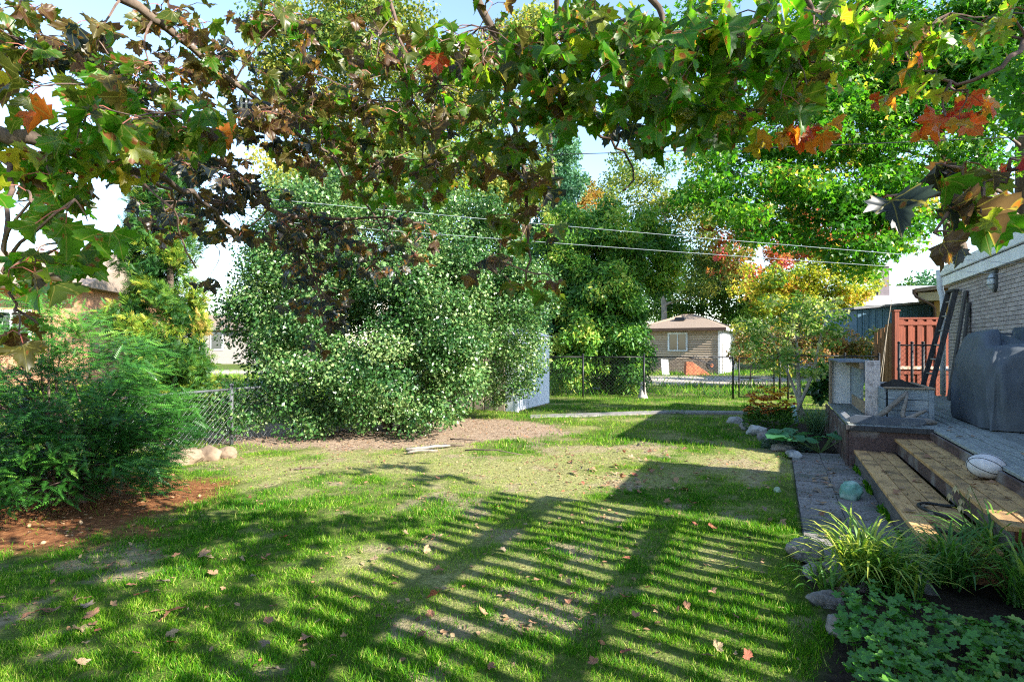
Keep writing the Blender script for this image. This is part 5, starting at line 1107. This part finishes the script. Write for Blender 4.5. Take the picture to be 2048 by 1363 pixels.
CL = [  # px, py, rx, ry, depth, depth spread, count, hue mean, hue spread, leaf length
    (70, 110, 110, 80, 2.4, .35, 24, .24, .14, .14), (60, 30, 90, 40, 2.5, .3, 13, .30, .1, .14), (190, 90, 90, 60, 2.4, .3, 12, .25, .14, .14), (180, 185, 120, 45, 2.0, .25, 20, .42, .2, .15),
    (230, 330, 60, 40, 2.6, .3, 10, .3, .15, .13), (130, 370, 60, 30, 2.2, .25, 8, .4, .12, .14), (380, 300, 70, 30, 3.0, .3, 16, .2, .12, .13), (20, 90, 50, 60, 2.2, .2, 8, .3, .15, .14),
    (330, 50, 110, 50, 2.8, .35, 24, .26, .14, .14), (300, 150, 130, 55, 2.6, .3, 32, .32, .16, .14), (440, 130, 100, 55, 3.0, .35, 32, .20, .14, .14), (560, 60, 80, 60, 3.0, .35, 32, .26, .14, .14),
    (510, 240, 100, 45, 3.1, .3, 40, .20, .13, .14), (620, 170, 90, 80, 3.2, .35, 48, .22, .15, .14), (650, 290, 90, 60, 3.4, .35, 44, .2, .14, .14), (330, 240, 120, 45, 2.0, .25, 26, .48, .15, .15),
    (160, 245, 130, 35, 1.8, .25, 18, .45, .16, .15), (90, 320, 100, 40, 1.85, .25, 18, .45, .14, .15), (265, 315, 60, 40, 1.9, .2, 8, .60, .1, .16), (60, 420, 65, 50, 1.4, .12, 9, .48, .1, .15), (150, 410, 45, 40, 1.4, .1, 4, .47, .06, .15),
    (60, 520, 60, 50, 1.5, .15, 7, .46, .12, .14), (130, 500, 60, 40, 1.6, .15, 5, .5, .1, .14), (30, 640, 45, 50, 1.6, .12, 6, .32, .2, .14), (400, 350, 120, 45, 3.2, .4, 40, .10, .1, .14), (450, 425, 150, 50, 3.4, .4, 56, .08, .09, .14),
    (330, 440, 60, 50, 3.1, .3, 9, .12, .1, .13), (620, 455, 100, 50, 3.6, .3, 44, .12, .1, .13), (600, 520, 60, 35, 3.6, .25, 20, .10, .1, .13), (640, 595, 55, 45, 3.7, .25, 22, .10, .1, .13), (640, 660, 38, 28, 3.7, .2, 9, .1, .08, .13),
    (780, 465, 90, 50, 3.7, .3, 34, .14, .11, .13), (750, 535, 50, 30, 3.7, .2, 12, .1, .09, .13), (430, 510, 40, 55, 3.4, .3, 7, .08, .08, .13), (760, 345, 110, 55, 3.4, .35, 48, .22, .14, .14), (760, 90, 105, 85, 2.8, .35, 42, .26, .16, .14),
    (740, 220, 105, 65, 3.0, .35, 48, .22, .15, .14), (880, 200, 105, 95, 2.8, .35, 58, .27, .15, .14), (870, 345, 95, 65, 3.0, .35, 44, .25, .15, .14), (960, 80, 105, 85, 2.5, .3, 46, .38, .15, .15), (1000, 240, 85, 85, 2.7, .3, 40, .30, .15, .14),
    (1040, 345, 85, 55, 2.8, .3, 32, .24, .15, .14), (1060, 445, 65, 60, 2.9, .25, 20, .24, .15, .14), (985, 535, 45, 45, 3.0, .2, 11, .14, .1, .13), (1090, 555, 25, 30, 2.95, .15, 4, .2, .1, .13), (1085, 95, 95, 85, 2.3, .3, 32, .45, .12, .15),
    (1150, 215, 80, 60, 2.4, .25, 22, .44, .14, .15), (1180, 50, 95, 65, 2.2, .3, 28, .48, .1, .15), (1275, 115, 105, 100, 2.1, .28, 38, .5, .09, .155), (1300, 215, 75, 50, 2.1, .2, 15, .48, .1, .155), (1400, 95, 105, 100, 1.9, .25, 32, .52, .08, .16),
    (1425, 205, 65, 50, 1.9, .2, 12, .5, .1, .16), (1530, 65, 115, 75, 2.0, .28, 30, .52, .09, .155), (1600, 140, 95, 65, 2.1, .25, 22, .52, .12, .15), (1500, 225, 60, 25, 2.2, .2, 6, .3, .2, .13), (1595, 250, 55, 40, 2.3, .2, 9, .86, .12, .12),
    (1235, 262, 40, 25, 2.4, .15, 4, .05, .05, .15), (1700, 55, 105, 55, 2.2, .3, 22, .5, .12, .14), (1780, 90, 85, 55, 2.2, .25, 12, .62, .12, .13), (1820, 145, 60, 30, 2.1, .2, 6, .76, .08, .12), (1935, 190, 60, 35, 1.9, .2, 5, .88, .06, .12),
    (1890, 240, 30, 25, 2.0, .15, 4, .90, .06, .12), (1900, 40, 125, 45, 2.2, .3, 12, .5, .14, .13), (2015, 40, 60, 45, 2.0, .25, 6, .74, .16, .12), (1925, 345, 70, 28, 1.35, .06, 6, .2, .14, .14), (2020, 325, 40, 25, 1.35, .06, 4, .75, .2, .12), (1965, 405, 55, 22, 1.35, .06, 4, .42, .1, .145),
    (1868, 470, 30, 12, 1.36, .04, 2, .12, .08, .16), (1800, 400, 35, 30, 1.38, .05, 2, .04, .04, .15), (1890, 415, 35, 20, 1.38, .05, 2, .12, .1, .15)]
leaves = []; tw = MB(); pet = MB()
bp = np.array([tuple(q) for q in brpts])
for (px, py, rx, ry, d, ds_, cnt, hm, hs, ln) in CL:
    rx, ry = (rx*1.25, ry*1.25) if hm < .16 else (rx, ry)
    cnt = int(cnt*(1.1 if d < 1.45 else 1.6 if hm < .16 else 1.8 if px < 700 else 1.4 if px < 1070 else 2.1)); hm = hm+.07*(px > 560 and .16 < hm < .36)-.07*(hm < .16)
    c = at(px, py-ry*.3, d); k = int(np.argmin(((bp-np.array(c))**2).sum(1))); st = Vector(bp[k])
    tw.tube([lm(q) for q in bez(st, c, -.03, .08, 6)], [.0055, .005, .0045, .004, .0035, .003], 5, False)
    nsub = max(2, cnt//4); subs = []
    for j in range(nsub):
        a_ = random.uniform(0, 6.28); rr = math.sqrt(random.random()); q = at(px+math.cos(a_)*rx*rr, py+math.sin(a_)*ry*rr, d+random.uniform(-ds_, ds_))
        tw.tube([lm(v) for v in bez(c, q, .04, .12, 5)], [.003, .0027, .0024, .002, .0017], 4, False); subs.append(q)
    for j in range(cnt):
        s_p = subs[j % nsub]; u = random.random()*.5; node = s_p.lerp(c, u*random.random())
        a_ = random.uniform(0, 6.28); out = Vector((math.cos(a_), math.sin(a_), random.uniform(-.9, .25))).normalized(); pl = random.uniform(.035, .085)
        b0 = node+out*pl
        T_ = (out*.75+Vector((0, 0, -.95))+Vector((random.gauss(0, .35), random.gauss(0, .35), random.gauss(0, .3)))).normalized()
        N_ = (out+Vector((random.gauss(0, .5), random.gauss(0, .5), .35+random.gauss(0, .4)))).normalized()
        if random.random() < .5: pet.tube([lm(node), lm(node.lerp(b0, .5)+Vector((0, 0, .008))), lm(b0)], .0016, 3, False)
        leaves.append((b0, T_, N_, ln*.535*random.uniform(.55, 1.25), min(1, max(0, random.gauss(hm, hs))), random.random(), random.randrange(6)))
tag(tw.build('twigs', TWIG, MAP), kind='stuff')
tag(pet.build('leaf_stalks', pm('red_leaf_stalk', (.30, .07, .05), (.2, .08, .05), 9, rough=.6, bump=0), MAP), kind='stuff')
leaves.sort(key=lambda q: -q[3]/q[0].y*(1 if abs(q[0].x/q[0].y) < .95 else .2))
LM = []
for v, f in MT:
    me = bpy.data.meshes.new('leaf'); me.from_pydata(v, [], f); ul = me.uv_layers.new(name='UVMap')
    for lp in me.loops: ul.data[lp.index].uv = v[lp.vertex_index][:2]
    me.shade_smooth(); me.materials.append(MLO); LM.append(me)
for (b0, T_, N_, ln, hue, rn, ti) in leaves[:300]:
    X_ = T_.cross(N_).normalized(); Z_ = X_.cross(T_)
    o = link('leaf', LM[ti], None, MAP); o.matrix_local = Matrix.Translation(lm(b0)) @ Matrix((X_, T_, Z_)).transposed().to_4x4() @ Matrix.Scale(ln, 4); o.color = (hue, rn, 0, 1)
CO = [0, 2, 4, 6, 8, 11, 13, 15, 17]; chalf = [half[k] for k in CO]; cout = chalf+[(-a, b_) for a, b_ in chalf[-2:0:-1]]
CT_ = ([(0, .28, .05)]+[(a, b_, -.2*abs(a)) for a, b_ in cout], [(0, 1+k, 1+(k+1) % len(cout)) for k in range(len(cout))])
def mass(name, lst, coarse=False):
    if coarse:
        stamp(name, np.array([tuple(lm(q[0])) for q in lst]), np.array([tuple(q[1]) for q in lst]), np.array([tuple(q[2]) for q in lst]), np.array([q[3] for q in lst]), CT_[0], CT_[1], MLS, MAP, np.array([q[4] for q in lst]), uv=True, extra={'rnd': np.array([q[5] for q in lst])}); return
    for ti in range(6):
        sub = [q for q in lst if q[6] == ti]
        if not sub: continue
        stamp(name, np.array([tuple(lm(q[0])) for q in sub]), np.array([tuple(q[1]) for q in sub]), np.array([tuple(q[2]) for q in sub]), np.array([q[3] for q in sub]), MT[ti][0], MT[ti][1], MLS, MAP, np.array([q[4] for q in sub]), uv=True, extra={'rnd': np.array([q[5] for q in sub])})
mass('foliage', leaves[300:])
# the crown overhead and behind the camera: same tree, above the frame, clumps placed by where their shade falls
ov = []; ovt = MB()
for k in range(900):
    c = Vector((random.uniform(-3.6, 5.6), random.uniform(-3.4, 2.4), random.uniform(3.3, 6.0)))
    t_, s_ = W2Y(c.x, c.y)
    if t_-1.77*(c.z) > -2.9 or t_-1.77*c.z < -7.5 and k % 2: continue
    if t_-1.77*c.z < -4.7 and s_+.34*c.z > 2.35: continue
    if float(fbm(np.array(t_-1.77*c.z), np.array(s_+.34*c.z), .9, 91)) < .47: continue
    if c.z-HC < .72*c.y+.35: continue
    ovt.tube([lm(v) for v in bez(Vector((2.2, -.6, 3.9)) if c.x > 1.2 else Vector((-1.4, .2, 3.9)) if k % 2 else Vector((-2.6, -.8, 3.6)), c, .05, .06, 5)], [.012, .01, .008, .006, .004], 4, False)
    for j in range(13):
        a_ = random.uniform(0, 6.28); out = Vector((math.cos(a_), math.sin(a_), random.uniform(-.6, .4)))
        b0 = c+out*random.uniform(.03, .3); T_ = (out+Vector((0, 0, -.7))).normalized(); ov.append((b0, T_, (out*.4+Vector((random.gauss(0, .4), random.gauss(0, .4), 1))).normalized(), random.uniform(.09, .125), min(1, max(0, random.gauss(.42, .18))), random.random(), random.randrange(6)))
MB().tube([lm(v) for v in smooth_poly([Vector((-3.2, -.9, 3.4)), Vector((-1.5, -.5, 3.9)), Vector((.6, -.6, 4.1)), Vector((2.3, -.6, 3.9)), Vector((3.8, -.4, 4.2))])], [.09*(1-.03*i) for i in range(21)], 8).build('branch', BARK, MAP, smooth=True)
tag(ovt.build('upper_twigs', TWIG, MAP), kind='stuff')
mass('upper_foliage', ov, True)
# grey box hanging in the branches
q = at(512, 250, 3.3); HB = empty('hanging_box', (q.x, q.y, q.z), .5, 'small dark blue grey box hanging among the maple leaves at upper left', 'box')
MB().hexa([(-.09, -.07, 0), (.09, -.07, -.03), (.09, .07, -.03), (-.09, .07, 0)], [(-.09, -.07, .12), (.09, -.07, .12), (.09, .07, .12), (-.09, .07, .12)]).build('body', pm('blue_grey_paint', (.05, .065, .10), (.035, .045, .07), 6, rough=.6), HB, bevel=.006)
for x_ in (-.085, -.06): MB().box(x_, x_+.01, -.08, -.071, -.01, .125).build('strip', WHITEPAINT, HB)
MB().tube([(0, 0, .12), (0, 0, .35)], .004, 5).build('hanger', BLACKSTEEL, HB)

# ================================================================== FALLEN LEAVES, LITTER, STICKS
dry_cols = [(.34, .18, .10), (.28, .14, .08), (.33, .20, .11), (.25, .12, .07), (.34, .24, .14), (.30, .10, .06), (.22, .17, .12)]
DM = [pm('dry_leaf_%s' % k, c, tuple(v*.6 for v in c), 9, rough=.85, bump=.2) for k, c in enumerate(('a', 'b'))] if False else [pm('dry_leaf_tone_%d' % k, c, tuple(v*.6 for v in c), 9, rough=.85, bump=.2) for k, c in enumerate(dry_cols)]
FM = []
for ti in range(6):
    v, f = maple_tmpl((.3, -.2, .55, .1, .4, .2)[ti], (.5, .9, .3, .7, -.4, .6)[ti], 1.5, ti)
    for c in range(len(dry_cols)):
        me = bpy.data.meshes.new('fallen_leaf'); me.from_pydata(v, [], f); me.materials.append(DM[c]); FM.append(me)
spots = [(345, 1230, .17), (185, 1215, .15), (190, 1240, .1), (160, 1262, .13), (275, 1200, .12), (400, 1118, .13), (330, 1170, .1), (747, 1125, .08), (1095, 1055, .09), (1330, 1005, .1), (1370, 980, .12), (1545, 1048, .15), (1560, 1050, .12), (1385, 1010, .12), (1300, 945, .12), (1265, 950, .12), (1240, 955, .12), (1420, 1060, .1), (870, 1195, .12), (885, 1180, .1), (620, 1290, .1), (80, 1232, .1), (110, 1225, .08), (560, 1358, .12), (430, 1155, .1), (1005, 1100, .08), (1250, 1200, .09)]
fl = []
for px, py, s_ in spots: q = gp(px, py); fl.append((q.x, q.y, s_))
for k in range(150):
    py = 900+440*random.random()**1.3; px = random.uniform(40, 1570); q = gp(px, py); fl.append((q.x, q.y, random.uniform(.035, .085)))
for k in range(45):
    q = gp(random.gauss(1260, 75), random.gauss(950, 28)); fl.append((q.x, q.y, random.uniform(.06, .11)))
nl = 0
for x, y, s_ in fl:
    t, s2 = W2Y(x, y)
    if (t > .15 and s2 < 8.9) or np.hypot((x+4.3)/2, (y-5.6)/1.3) < .6: continue
    o = link('fallen_leaf', random.choice(FM), None, None, (x, y, float(gz(x, y))+.028), (random.gauss(0, .35), random.gauss(0, .35), random.uniform(0, 6.28))); s_ *= .62; o.scale = (s_, s_, s_*.7)
    zone = ('in the left foreground of the lawn' if x < -.2 and y < 5 else 'on the leaf strewn patch near the house shade' if abs(x-1.5) < .9 and 5.9 < y < 8 else 'on the striped shade in the foreground' if y < 5 else 'on the dry middle of the lawn')
    tag(o, 'dry brown fallen maple leaf lying '+zone, 'leaf', 'fallen leaves '+zone)
for k in range(60):
    if k < 30: t, s2, z = random.uniform(.22, .88), random.uniform(4.9, 8.7), .012
    elif k < 40: t, s2, z = random.uniform(1.75, 2.3), random.uniform(6, 9), .508
    elif k < 50: t, s2, z = random.uniform(.95, 1.25), random.uniform(5, 8.1), .208
    else: t, s2, z = random.uniform(1.38, 1.66), random.uniform(5, 8.1), .378
    q = Y2W(t, s2, z); o = link('fallen_leaf', random.choice(FM), None, None, (q.x, q.y, z+.006), (random.gauss(0, .2), random.gauss(0, .2), random.uniform(0, 6.28))); s_ = random.uniform(.035, .075); o.scale = (s_, s_, s_*.5)
    tag(o, 'small dry leaf lying on the '+('patio slabs' if k < 30 else 'grey deck planks' if k < 40 else 'lower step' if k < 50 else 'upper step'), 'leaf', 'small leaves on '+('patio' if k < 30 else 'deck' if k < 40 else 'lower step' if k < 50 else 'upper step'))
LIT = leafmat('leaf_litter', [(0, (.09, .05, .03)), (.4, (.24, .14, .08)), (.75, (.38, .26, .15)), (1, (.40, .12, .06))], .15, .8, .15)
n = 30000; y = 2.5+13*rng.random(n)**.8; x = (rng.random(n)*2-1)*.92*y; t, s2 = W2Y(x, y); dirt, mulch, grav, soil, dry = zone_masks(x, y)
pr = np.clip(.07+dirt*.75+mulch*.35+dry*.3+.4*np.exp(-((x-1.35)/.8)**2-((y-6.9)/.8)**2), 0, 1); keep = (rng.random(n) < pr) & ~((t > .15) & (s2 < 14)); x, y = x[keep], y[keep]; n = len(x)
tag(stamp('leaf_litter', np.column_stack([x, y, gz(x, y)+.012]), norm(np.column_stack([rng.normal(0, 1, n), rng.normal(0, 1, n), rng.normal(0, .25, n)])), norm(np.column_stack([rng.normal(0, .35, n), rng.normal(0, .35, n), 1+0*x])), .016+.03*rng.random(n), OVATE[0], OVATE[1], LIT, None, rng.random(n)*.95), 'small dry leaf litter scattered over bare earth and lawn', 'leaf litter')
for k, (p0, p1, r_, lb) in enumerate((((812, 903), (900, 895), .024, 'thick pale log lying under the shrub'), ((815, 909), (875, 905), .018, 'short pale log in front of the thick log'), ((860, 895), (930, 893), .018, 'brown stick lying behind the pale logs'), ((900, 880), (965, 884), .012, 'thin dark stick on the bare earth near the shed'), ((930, 903), (1045, 912), .010, 'long thin twig lying on the bare earth'), ((590, 941), (640, 938), .008, 'thin twig lying on the grass in front of the shrub'))):
    a_, b_ = gp(*p0), gp(*p1); pts = bez((a_.x, a_.y, r_+.01), (b_.x, b_.y, r_+.012), .02, .05, 6)
    tag(MB().tube(pts, [r_, r_*1.05, r_*.95, r_*.9, r_*.8, r_*.6], 7).build('fallen_branch', DRIFT if k < 2 else BARK, smooth=True), lb, 'branch', 'sticks and logs under the shrub')
print('tris', sum(len(o.data.loops)-2*len(o.data.polygons) for o in scene.objects if o.type == 'MESH'))
